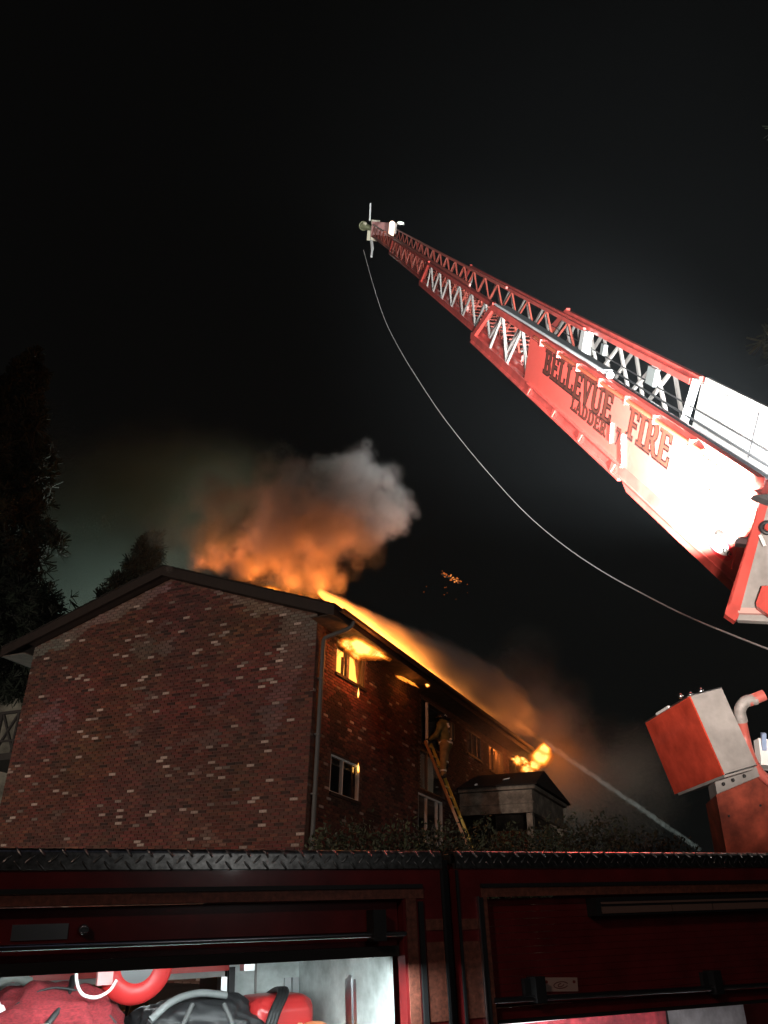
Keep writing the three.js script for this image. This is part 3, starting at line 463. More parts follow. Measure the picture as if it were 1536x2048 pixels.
      // maker's oval at the heel
      const ov = canvas(256, 160, (c, w, h) => { c.fillStyle = 'rgb(197,76,65)'; c.fillRect(0, 0, w, h); c.fillStyle = '#c01820'; c.beginPath(); c.ellipse(128, 80, 120, 74, 0, 0, 7); c.fill(); c.fillStyle = '#f4efe9'; c.beginPath(); c.ellipse(118, 76, 98, 56, 0, 0, 7); c.fill(); c.fillStyle = '#231614'; c.font = 'italic bold 70px serif'; c.textAlign = 'center'; c.fillText('Pierce', 122, 100); });
      const og = new THREE.BoxGeometry(0.4, 0.16, 0.006); og.translate(0.17, 0.135, -0.004); { const p = og.attributes.position, uv = og.attributes.uv; for (let i = 0; i < p.count; i++) uv.setXY(i, (0.37 - p.getX(i)) / 0.4, (p.getY(i) - 0.055) / 0.16); }
      part('maker_oval', og, mat([1, 1, 1], 0.4, 0, { map: ov }), g);
      // what lies between the sides: extension cylinders, hose, cable tray, boxes
      part('extension_cylinder', [rod(V(0.2, 0.3, 0.3), V(6.2, 0.28, 0.3), 0.045), rod(V(0.2, 0.3, 0.8), V(6.2, 0.28, 0.8), 0.045)], M.steel, g);
      part('waterway', rod(V(-0.1, 0.16, 0.56), V(8.2, 0.14, 0.56), 0.07, 0.07, 16), M.alu, g);
      part('cable_tray', [box(0.2, 7, 0.2, 0.24, 0.92, 1.0), box(0.3, 7.6, 0.4, 0.412, 0.99, 1.0), box(0.3, 7.6, 0.3, 0.315, 0.98, 1.0)], M.black, g);
      for (const b of [[3.75, 3.95, 0.4, 0.58, 0.95, 1.0], [5.3, 5.4, 0.42, 0.55, 0.95, 1.0]]) part('junction_box', box(...b), mat([0.12, 0.13, 0.125], 0.5), g);
      for (const q of [bar(V(3.02, 0.1, 1.0), V(2.97, 0.66, 1.02), 0.06, 0.05), box(5.9, 6.05, 0.1, 0.6, 0.9, 1.02)]) part('bracket', q, mat([0.3, 0.3, 0.29], 0.5), g);
      part('heel_plate', [prism([V(-0.1, 0.1, 0.03), V(-0.1, 0.68, 0.03), V(-0.7, 0.62, 0.03), V(-0.72, 0.28, 0.03), V(-0.3, -0.08, 0.03)], V(0, 0, 0.05)), prism([V(-0.1, 0.1, W - 0.08), V(-0.1, 0.68, W - 0.08), V(-0.7, 0.62, W - 0.08), V(-0.72, 0.28, W - 0.08), V(-0.3, -0.08, W - 0.08)], V(0, 0, 0.05))], M.ladderRed, g);
      part('side_hatch', [box(0.2, 0.42, 0.3, 0.42, -0.02, -0.001), box(0.24, 0.36, 0.33, 0.39, -0.03, -0.021)], M.bodyGrey, g);
    }
  });
  for (const [x, y, z, I, tx, ty, tz, half] of [[-0.33, 0.42, -0.32, L.heelLamp, 0.6, 0.5, 0.02, 36], [-0.3, 0.62, 0.42, L.innerLamp, 2.2, 0.56, 1.1, 34]]) { // work lamps at the heel, shining up along the ladder
    const o = lp(x, y, z), d = lp(tx, ty, tz).sub(o).normalize(), loc = (q) => aerial.worldToLocal(q);
    const h = part('work_lamp', rod(loc(o.clone().addScaledVector(d, -0.04)), loc(o.clone().addScaledVector(d, -0.012)), 0.018, 0.026, 16), M.white, aerial);
    part('lamp_lens', rod(loc(o.clone().addScaledVector(d, -0.011)), loc(o.clone().addScaledVector(d, -0.004)), 0.024, 0.024, 16), mat([1, 1, 1], 0.4, 0, { emissive: lin(1, 1, 1), emissiveIntensity: 6 }), h);
    part('lamp_arm', bar(loc(o.clone().addScaledVector(d, -0.04)), V(x - 0.1, y, z < 0 ? 0.03 : z + 0.1), 0.008), M.white, aerial);
    spot('work_lamp_light', lin(0.95, 1, 1), I, o.clone().addScaledVector(d, 0.01), lp(tx, ty, tz), half, 0.45, 2);
  }
  // tip: monitor, lamps, handles, and the line hanging from it
  const tip = new THREE.Group(); tip.name = 'tip_equipment'; aerial.add(tip);
  part('water_monitor', [rod(V(28.5, 0.45, 0.45), V(29.2, 0.45, 0.3), 0.14, 0.11, 16), rod(V(29.2, 0.45, 0.3), V(29.75, 0.5, 0.02), 0.09, 0.13, 16), (() => { const g = new THREE.TorusGeometry(0.15, 0.03, 8, 20); g.rotateY(1.2); g.translate(29.75, 0.5, 0.02); return g; })()], mat([0.2, 0.2, 0.12], 0.4, 0.3), tip);
  part('monitor_bracket', [box(28.4, 28.6, 0.1, 0.8, 0.2, 0.5), box(28.7, 28.85, 0.05, 0.4, 0.1, 0.55), box(28.5, 29.1, 0.6, 0.68, -0.05, 0.02)], mat([0.55, 0.5, 0.36], 0.5), tip);
  part('handle', [bar(V(28.7, 0.75, 0.15), V(28.95, 1.35, 0.15), 0.05), bar(V(28.6, 0.1, 0.25), V(27.9, -0.2, 0.25), 0.09), bar(V(27.95, -0.15, 0.25), V(27.5, -0.42, 0.2), 0.07)], M.white, tip);
  part('tip_bracket', [box(28.3, 28.38, 0.2, 0.75, 0.2, 0.9)], M.ladderBrown, tip);
  part('lamp_housing', [box(23.2, 23.4, 0.66, 0.98, 0.3, 0.5), box(22.2, 22.6, 0.98, 1.02, 0.4, 0.6)], M.bodyGrey, tip);
  const gl = mat([1, 0.9, 0.8], 0.4, 0, { emissive: lin(1, 0.62, 0.42), emissiveIntensity: 2.2 });
  part('tip_lamp', (() => { const g = new THREE.CapsuleGeometry(0.085, 0.3, 6, 14); g.translate(23.12, 0.8, 0.34); return g; })(), gl, tip);
  const l2 = mat([0.9, 1, 0.9], 0.4, 0, { emissive: lin(0.9, 1, 0.85), emissiveIntensity: 1.5 });
  part('tip_lamp', (() => { const g = new THREE.SphereGeometry(1, 16, 10); g.scale(0.2, 0.04, 0.1); g.translate(22.3, 1.03, 0.5); return g; })(), l2, tip);
  point('tip_light', new THREE.Color(1, 0.8, 0.6), L.tip, lp(23.9, 0.8, 0.0), 3);
  point('tip_light', new THREE.Color(0.95, 1, 0.9), L.tip * 4, lp(29.2, 0.9, -0.9), 3);
}
{ // rope from the tip
  const pts = [[727, 500, 27.2], [745, 565, 26], [770, 640, 24.6], [800, 700, 23.2], [840, 765, 21.4], [880, 825, 19.7], [930, 890, 17.8], [985, 955, 15.9], [1050, 1025, 13.9], [1120, 1085, 12.1], [1200, 1140, 10.4], [1290, 1190, 8.8], [1380, 1235, 7.5], [1460, 1268, 6.6], [1550, 1303, 5.8], [1700, 1352, 4.9]].map((q) => at(...q));
  tag(part('hanging_rope', tube(pts, 0.007, 160, 6), mat([0.5, 0.47, 0.45], 0.8), scene), 'thin pale line sagging from the ladder tip to the right edge', 'rope');
}
// ------------------------------------------------------------------ turntable fittings beside the ladder's heel
{
  const t = thing('turntable_post', 'red channel post with pale inner face at the right edge, below the ladder heel', 'post');
  const P = (x, y, d) => at(x, y, d), back = V(0.05, 0.0, -0.22);
  part('flange', prism([P(1521, 1002, 4.55), P(1537, 1006, 4.55), P(1476, 1236, 4.55), P(1470, 1242, 4.55), P(1450, 1228, 4.55), P(1453, 1214, 4.55), P(1462, 1205, 4.55)], V(0.01, 0, -0.05)), M.ladderRed, t);
  part('web_plate', prism([P(1536, 1006, 4.57), P(1660, 1020, 4.62), P(1640, 1248, 4.62), P(1474, 1240, 4.57)], V(0.02, 0, -0.04)), M.bodyGrey, t);
  part('cross_rib', bar(P(1474, 1222, 4.56), P(1620, 1226, 4.6), 0.022, 0.03), mat([0.5, 0.28, 0.25], 0.5), t);
  part('side_lug', prism([P(1524, 1172, 4.5), P(1660, 1165, 4.5), P(1660, 1260, 4.5), P(1560, 1245, 4.5), P(1513, 1212, 4.5), P(1512, 1205, 4.5)], V(0.02, 0, -0.05)), M.ladderRed, t);
  part('pin', (() => { const g = new THREE.TorusGeometry(0.03, 0.012, 12, 28); const p = P(1535, 1056, 4.5); g.rotateY(-0.2); g.translate(p.x, p.y, p.z); return g; })(), M.black, t);
  part('pin_cap', (() => { const g = new THREE.CylinderGeometry(0.022, 0.022, 0.02, 20); const p = P(1537, 1056, 4.5); g.rotateX(Math.PI / 2); g.translate(p.x, p.y, p.z); return g; })(), M.ladderRed, t);
  part('grab_strap', bar(P(1520, 1070, 4.52), P(1530, 1092, 4.5), 0.012), M.white, t);
  part('lift_cylinder', [rod(P(1452, 1066, 5.55), P(1640, 1034, 5.4), 0.05, 0.05, 18), rod(P(1458, 1068, 5.5), P(1446, 1074, 5.5), 0.03)], M.bodyGrey, t);
  part('stay', bar(P(1470, 1084, 5.25), P(1640, 1100, 5.1), 0.05, 0.04), M.white, t);
  part('wedge_plate', prism([P(1506, 990, 4.5), P(1535, 988, 4.5), P(1580, 1012, 4.5), P(1540, 1002, 4.5)], V(0, 0, -0.05)), M.dark, t);
}
{
  const t = thing('control_console', 'tilted red and grey control box on a red pedestal, above the engine roof at right', 'control box');
  const m = V(1.577, 2.928, -4.306), e1 = V(0.1252, -0.3833, -0.0348), e2 = at(1290, 1445, 4.875).sub(m), e3 = at(1443, 1375, 4.45).sub(m);
  const c = (a, b, d) => m.clone().addScaledVector(e1, a).addScaledVector(e2, b).addScaledVector(e3, d);
  part('red_face', prism([c(0, 0, 0), c(0, 1, 0), c(1, 1, 0), c(1, 0, 0)], e3.clone().multiplyScalar(0.04)), mat([0.66, 0.075, 0.04], 0.24, 0, { clearcoat: 1, clearcoatRoughness: 0.06, map: rep(grainA, 1.2) }), t);
  part('side_face', prism([c(0, 0, 0.045), c(0, 0, 1), c(1, 0, 1), c(1, 0, 0.045)], e2), M.bodyGrey, t);
  part('top_trim', [bar(c(0, 0, 0), c(0, 0, 1), 0.006), bar(c(0, 0.02, 0), c(0, 0.98, 0), 0.007), bar(c(1, 0, 0.04), c(1, 0, 1), 0.006)], M.alu, t);
  part('edge_lamp', bar(c(-0.012, 0.42, 0.0), c(-0.012, 0.7, 0.0), 0.012), M.white, t);
  part('knob', [[0.5, 0.1], [0.6, 0.45], [0.45, 0.7]].map(([a, b]) => { const p = c(-0.06, a * 0.4, b), g = new THREE.SphereGeometry(0.014, 12, 10); g.translate(p.x, p.y, p.z); return g; }), M.steel, t);
  part('underside', prism([c(1.0, 0.03, 0.06), c(1.0, 0.97, 0.06), c(1.0, 0.97, 0.94), c(1.0, 0.03, 0.94)], e1.clone().multiplyScalar(0.03)), M.bodyGrey, t);
  const q = (x, y, d) => at(x, y, d);
  part('mounting_plate', prism([q(1430, 1562, 4.42), q(1512, 1533, 4.42), q(1520, 1552, 4.42), q(1434, 1588, 4.42)], V(0.02, 0.0, -0.16)), M.bodyGrey, t);
  part('bolt', [[1447, 1568], [1466, 1560], [1489, 1552]].map(([x, y]) => { const p = q(x, y, 4.405), g = new THREE.SphereGeometry(0.009, 10, 8); g.translate(p.x, p.y, p.z); return g; }), M.black, t);
  part('pedestal', prism([q(1432, 1588, 4.44), q(1522, 1552, 4.44), q(1620, 1640, 4.44), q(1640, 1800, 4.44), q(1470, 1800, 4.44)], V(0.05, 0, -0.3)), mat([0.45, 0.085, 0.05], 0.5, 0, { map: rep(dirt, 1.4) }), t);
  part('pedestal_screw', [[1458, 1632], [1521, 1611]].map(([x, y]) => { const p = q(x, y, 4.432), g = new THREE.SphereGeometry(0.006, 10, 8); g.translate(p.x, p.y, p.z); return g; }), M.black, t);
  part('grab_rail', [tube([q(1483, 1440, 4.5), q(1490, 1475, 4.5), q(1500, 1510, 4.46), q(1522, 1548, 4.44), q(1580, 1590, 4.42)], 0.026, 40, 12)], mat([0.4, 0.09, 0.07], 0.4), t);
  part('rail_elbow', tube([q(1484, 1444, 4.5), q(1480, 1420, 4.5), q(1490, 1404, 4.5), q(1512, 1398, 4.5)], 0.03, 24, 12), M.bodyGrey, t);
  part('rail_end', rod(q(1496, 1403, 4.5), q(1528, 1390, 4.5), 0.029, 0.029, 14), mat([0.42, 0.1, 0.08], 0.4), t);
  part('control_panel', [bar(q(1515, 1505, 4.6), q(1660, 1520, 4.6), 0.06, 0.14), bar(q(1520, 1515, 4.62), q(1660, 1560, 4.62), 0.1, 0.08)], M.white, t);
  part('lever', bar(q(1528, 1500, 4.58), q(1527, 1466, 4.58), 0.022, 0.022), mat([0.25, 0.33, 0.5], 0.35), t);
}

// ------------------------------------------------------------------ unseen lamps added out of the frame to light wall, ladder, engine and haze
{
  const t = thing('added_light_tower', 'added floodlight mast behind the camera, put there to light the gable', 'light tower', [-14, 0, 2]);  // mast added out of view so that the gable is lit
  part('mast', rod(V(0, 0, 0), V(0, 2.0, 0), 0.06, 0.05, 14), M.steel, t); part('base', box(-0.6, 0.6, 0, 0.5, -0.4, 0.4), M.dark, t);
  const gl = mat([1, 1, 1], 0.4, 0, { emissive: lin(1, 1, 0.97), emissiveIntensity: 4 }); gl.name = 'lamp_glass';
  for (const [x, name, I, target, half] of [[-0.4, 'added_flood', L.towerHouse, hp(-3.9, 6.3, 0), 27]]) {
    const h = part('lamp_head', box(x - 0.25, x + 0.25, 2.0, 2.3, -0.1, 0.1), M.dark, t); part('lamp_lens', box(x - 0.22, x + 0.22, 2.03, 2.27, -0.11, -0.102), gl, h);
    spot(name + '_light', lin(1, 0.82, 0.68), I, V(-14 + x, 2.15, 1.85), target, half, 0.7, 8);
  }
  const s = thing('added_street_lamp', 'added street lamp behind the camera, put there to light the engine', 'street lamp', [-5, 0, 9]);  // added lamp, unseen, gives the engine side its dim fill
  part('post', rod(V(0, 0, 0), V(0, 7, 0), 0.08, 0.05, 14), M.steel, s); const hd = part('lamp_head', box(-0.3, 0.3, 7, 7.12, -0.5, 0.2), M.dark, s);
  part('lamp_lens', box(-0.2, 0.2, 6.985, 6.998, -0.4, 0.1), mat([1, 0.9, 0.8], 0.4, 0, { emissive: lin(1, 0.6, 0.45), emissiveIntensity: 3 }), hd);
  point('added_street_light', lin(1, 0.72, 0.6), L.street, V(-5, 6.9, 8.8), 10);
  const s2 = s.clone(); s2.name = numbered('added_street_lamp'); s2.position.set(12, 0.6, -9); scene.add(s2); s2.userData.label = 'added street lamp beyond the right edge, put there to light the brick side wall';  // second added lamp, brightens the side wall, porch and climber
  point('added_street_light', lin(1, 0.9, 0.8), L.streetRight, V(12, 7.5, -9.2), 10);
  const s3 = s.clone(); s3.name = numbered('added_street_lamp'); s3.position.set(-11, 0.9, -46); scene.add(s3); s3.userData.label = 'added street lamp in the yard, hidden behind the building to backlight the haze';  // third added lamp, lights the left haze from behind
  point('added_street_light', lin(0.86, 1, 0.88), L.yard, V(-11, 7.6, -46.2), 10);
  // an added tripod lamp past the right edge, heads aimed at the lettering, along the ladder and at the turntable
  const w = thing('added_tripod_lamp', 'added three-headed tripod lamp past the right edge, aimed up at the ladder', 'work lamp');
  const p = at(1740, 1050, 1.25), foot = p.clone().setY(0);
  part('mast', rod(V(foot.x, 0.6, foot.z), p.clone().add(V(0, -0.18, 0.06)), 0.025, 0.02), M.steel, w);
  for (let k = 0; k < 3; k++) part('leg', rod(V(foot.x, 0.7, foot.z), V(foot.x + Math.cos(k * 2.1) * 0.6, 0, foot.z + Math.sin(k * 2.1) * 0.6), 0.015), M.steel, w);
  for (const [off, aim, I, half, pen] of [[V(0, 0, 0), lp(5, 0.35, 0), L.tripodSide, 14.5, 0.6], [V(0.2, 0.12, 0), lp(16.5, 0.35, 0.3), L.tripodTip, 8, 1], [V(0.2, -0.12, 0), V(2.0, 3.75, -4.3), L.tripodFlood, 27, 0.9]]) {
    const o = p.clone().add(off), d = aim.clone().sub(o).normalize();
    const h = part('lamp_body', rod(o.clone().addScaledVector(d, -0.16), o.clone().addScaledVector(d, -0.03), 0.05, 0.08, 18), M.black, w);
    part('lamp_lens', rod(o.clone().addScaledVector(d, -0.029), o.clone().addScaledVector(d, -0.015), 0.075, 0.075, 18), gl, h);
    spot('added_tripod_light', half > 20 ? lin(1, 0.86, 0.76) : lin(0.95, 1, 1), I, o.clone().addScaledVector(d, 0.01), aim, half, pen, 4);
  }
}

// ------------------------------------------------------------------ flames
const flameMats = [[[0.8, 0.16, 0.015], 0.13], [[1.3, 0.32, 0.03], 0.26], [[2.4, 0.8, 0.08], 0.42], [[4.2, 2.0, 0.35], 0.65], [[7, 4.8, 1.9], 1]].map(([c, o]) => { const m = new THREE.MeshBasicMaterial({ color: lin(...c), transparent: o < 1, opacity: o, side: THREE.DoubleSide }); m.name = 'flame'; return m; });
function tongue(c, sx, sy, sz, sg, lean = [0, 0], rough = 0.35, shells = [1.35, 1.12, 0.95, 0.8, 0.66]) {
  return shells.map((k) => {
    const g = new THREE.SphereGeometry(1, 36, 26), p = g.attributes.position;
    for (let i = 0; i < p.count; i++) {
      const x = p.getX(i), y = p.getY(i), z = p.getZ(i), n = noise(x * 1.6 + sg, y * 1.3 - sg, z * 1.6) + 0.5 * noise(x * 3.7 + sg, y * 2.6, z * 3.7 + sg) + 0.25 * noise(x * 8, y * 5 + sg, z * 8);
      const r = k * (1 + rough * 1.6 * n), up = y * r, w = up > 0 ? 1 - 0.55 * up : 1;
      p.setXYZ(i, c[0] + sx * x * r * w + lean[0] * up * up * Math.sign(up), c[1] + sy * up, c[2] + sz * z * r * w + lean[1] * up * up * Math.sign(up));
    }
    g.computeVertexNormals(); return g;
  });
}
function flame(name, label, tongues, inHouse = true, skip = []) {
  const t = thing(name, label, 'flame'); if (inHouse) { t.position.copy(house.position); t.rotation.copy(house.rotation); }
  const names = ['outer_flame', 'outer_flame', 'inner_flame', 'inner_flame', 'flame_core'];
  for (let k = 0; k < 5; k++) if (!skip.includes(k)) part(names[k], tongues.map((q) => q[k]), flameMats[k], t);
  return t;
}
flame('flame', 'white hot flames bursting from under the eave above the top window', [
  tongue([0.3, 8.32, -1.5], 0.24, 0.15, 0.55, 1, [0.05, 0], 0.24), tongue([0.36, 8.37, -2.05], 0.17, 0.08, 0.5, 4, [0, 0], 0.28), tongue([0.14, 8.32, -1.25], 0.12, 0.12, 0.3, 8, [0, 0], 0.25), tongue([0.1, 8.26, -1.72], 0.08, 0.12, 0.16, 11)]);
flame('flame', 'yellow flames filling the room behind the broken top window', [
  tongue([-0.34, 7.95, -1.05], 0.1, 0.6, 0.6, 21, [0, 0], 0.12), tongue([-0.3, 7.9, -2.0], 0.07, 0.75, 0.8, 25, [0, 0], 0.12)], true, [0, 4]);
flame('flame', 'thin flames licking from the soffit gap midway along the eave', [
  tongue([0.1, 8.4, -4.3], 0.05, 0.035, 0.22, 31, [0, 0], 0.6), tongue([0.2, 8.37, -4.6], 0.04, 0.025, 0.28, 34, [0, 0], 0.7)], true, [3, 4]);
flame('flame', 'small bright flame spot at the gutter, further along the eave', [tongue([0.45, 8.42, -5.15], 0.035, 0.04, 0.07, 37, [0, 0], 0.4)]);
const fb = (x, y, d) => house.worldToLocal(at(x, y, d)).toArray();
flame('flame', 'ball of bright flame at the far end of the eave, beyond the porch roof', [
  tongue(fb(1082, 1512, 29.6), 0.32, 0.3, 0.32, 41, [0, 0], 0.1), tongue(fb(1088, 1500, 29.6), 0.22, 0.22, 0.22, 48, [0, 0], 0.2), tongue(fb(1070, 1528, 29.8), 0.2, 0.16, 0.2, 43, [0, 0], 0.3)]);
flame('flame', 'ragged tongue of flame running along the far eave above the porch', [
  tongue([0.12, 8.38, -14.5], 0.14, 0.12, 0.35, 45, [0, 0], 0.6), tongue([0.1, 8.28, -14.0], 0.1, 0.12, 0.35, 47, [0, 0], 0.7), tongue([0.16, 8.15, -14.95], 0.14, 0.2, 0.3, 49, [0, 0], 0.6)]);
flame('flame', 'orange flames behind the far window left of the flaming eave', [tongue([-0.6, 7.6, -11.9], 0.25, 0.5, 0.4, 51), tongue([-0.5, 7.5, -10.9], 0.2, 0.3, 0.35, 53)], true, [3, 4]);
flame('flame', 'flames breaking through the roof behind the right rake', [
  tongue([-1.9, 9.75, -0.9], 0.3, 0.2, 0.3, 61), tongue([-2.4, 9.85, -1.1], 0.3, 0.18, 0.3, 63, [0, 0], 0.5), tongue([-1.4, 9.5, -1.4], 0.4, 0.25, 0.4, 65), tongue([-2.9, 10.05, -1.5], 0.4, 0.22, 0.4, 67, [0, 0], 0.5)]);
flame('flame', 'small flame dripping from the sill of the burning window', [tongue([0.05, 7.38, -1.98], 0.02, 0.11, 0.025, 71)], true, [0, 1]);
flame('flame', 'burning scrap caught on the corner of the lower window frame', [tongue([0.0, 5.72, -2.2], 0.02, 0.1, 0.025, 73)], true, [0, 1]);
{ // glowing debris in the dark above the roof
  const t = thing('burning_debris', 'glowing scrap of burning debris in the dark sky above the spray', 'debris'), o = at(903, 1156, 26);
  const hot = new THREE.MeshBasicMaterial({ color: lin(0.55, 0.13, 0.025) }), hot2 = new THREE.MeshBasicMaterial({ color: lin(1.1, 0.35, 0.08) }); hot.name = 'flame'; hot2.name = 'flame';
  const bits = [], brt = []; for (let i = 0; i < 46; i++) { const a = rr(-1, 1), g = new THREE.TetrahedronGeometry(rr(0.012, 0.045)); g.rotateX(rr(0, 6)); g.rotateY(rr(0, 6)); g.translate(o.x + a * 0.3 + rr(-0.03, 0.03), o.y - a * 0.14 + rr(-0.06, 0.06) * (1 - a * a * 0.7), o.z + rr(-0.1, 0.1)); (Math.abs(a - 0.2) < 0.4 && rnd() < 0.5 ? brt : bits).push(g); }
  for (let i = 0; i < 10; i++) { const g = new THREE.TetrahedronGeometry(rr(0.01, 0.02)); g.translate(o.x + rr(-0.9, 0.5), o.y + rr(-0.8, 0.25), o.z + rr(-0.3, 0.3)); bits.push(g); }
  part('ember_flame', bits, hot, t); part('ember_flame', brt, hot2, t);
  part('charred_scrap', bar(o.clone().add(V(-0.28, 0.12, 0)), o.clone().add(V(0.28, -0.14, -0.05)), 0.05, 0.03), M.char, t);
}
point('eave_flame_light', ORANGE, L.eave, hp(0.62, 8.05, 1.5), 10);
point('room_flame_light', lin(1, 0.55, 0.15), L.room, hp(-0.55, 8.2, 1.7), 10);
for (const [x, y, d, k] of [[410, 1128, 21.9, 1.0], [480, 1138, 21.8, 1.7], [560, 1142, 21.7, 1.2], [630, 1145, 21.5, 1.1], [600, 1085, 22, 1.2], [680, 1075, 22, 0.9]]) { const q = at(x, y + 12, d); spot('roof_flame_light', lin(1, 0.22, 0.035), L.roofPlume * k, q, q.clone().add(V(0.12, 1, 0)), 66, 0.6, 24); } // the fire burns inside the opened roof and shines upwards
for (const [x, y, d] of [[420, 1138, 21.6], [500, 1155, 21.3], [580, 1172, 21.1], [640, 1170, 21.2]]) { const q = at(x, y + 10, d); spot('roof_flame_light', ORANGE, L.roofBase, q, q.clone().add(V(0.05, 1, 0)), 76, 0.5, 16); }
{ // a line of fire along the lower roof slope, behind the gutter, lights the spray above it
  flame('flame', 'line of low flames burning along the roof slope behind the gutter', [2.4, 4.3, 6.4, 8.2, 10.4].map((q, k) => tongue([-0.5, 9.08, -q], 0.14, 0.1, 0.55, 81 + k * 3, [0, 0], 0.5)), true, [4]);
  const l = new THREE.RectAreaLight(lin(1, 0.25, 0.03), L.spray, 11.5, 0.35), u = hp(0, 0, 1).sub(hp(0, 0, 0));
  l.position.copy(hp(-0.42, 9.3, 6.6)); l.up.copy(V(0, -1, 0).cross(u)); l.lookAt(l.position.clone().add(V(0, 1, 0))); l.name = 'spray_flame_light'; scene.add(l);
}
point('end_flame_light', ORANGE, L.endFire, at(1100, 1505, 29), 12);
point('hall_flame_light', ORANGE, L.hallFire, hp(-0.2, 8.1, 12.1), 8);
point('eave_small_flame_light', ORANGE, L.eaveSmall, hp(0.3, 8.2, 4.4), 4);

// ------------------------------------------------------------------ smoke and water: clouds of real, tiny particles
function speck(n, size, sg) { // one puff: n tiny facets scattered round a centre
  const pos = []; seed = sg; const a = V(0, 0, 0), b = V(0, 0, 0);
  for (let i = 0; i < n; i++) {
    const r = Math.min(1.15, Math.abs(gauss()) * 0.2 + 0.5 * Math.cbrt(rnd())), u = rr(-1, 1), f = rr(0, 6.2832), s = Math.sqrt(1 - u * u), c = V(s * Math.cos(f) * r, u * r, s * Math.sin(f) * r);
    a.set(gauss(), gauss(), gauss()).normalize(); b.set(gauss(), gauss(), gauss()).cross(a).normalize(); const k = size * rr(0.7, 1.3);
    for (const [x, y] of [[1, 0], [-0.5, 0.87], [-0.5, -0.87]]) pos.push(c.x + (a.x * x + b.x * y) * k, c.y + (a.y * x + b.y * y) * k, c.z + (a.z * x + b.z * y) * k);
  }
  const g = new THREE.BufferGeometry(); g.setAttribute('position', new THREE.Float32BufferAttribute(pos, 3)); g.computeVertexNormals(); return g;
}
function cloud(name, label, cat, geo, m, list) {
  const im = new THREE.InstancedMesh(geo, m, list.length), o = new THREE.Object3D(); im.name = numbered(name); im.castShadow = im.receiveShadow = true; tag(im, label, cat, null, 'stuff');
  list.forEach((q, i) => { o.position.copy(q.p); o.rotation.set(rr(0, 6.28), rr(0, 6.28), rr(0, 6.28)); if (q.quat) o.quaternion.copy(q.quat); if (q.s.isVector3) o.scale.copy(q.s); else o.scale.setScalar(q.s); o.updateMatrix(); im.setMatrixAt(i, o.matrix); im.setColorAt(i, q.c); });
  scene.add(im); return im;
}
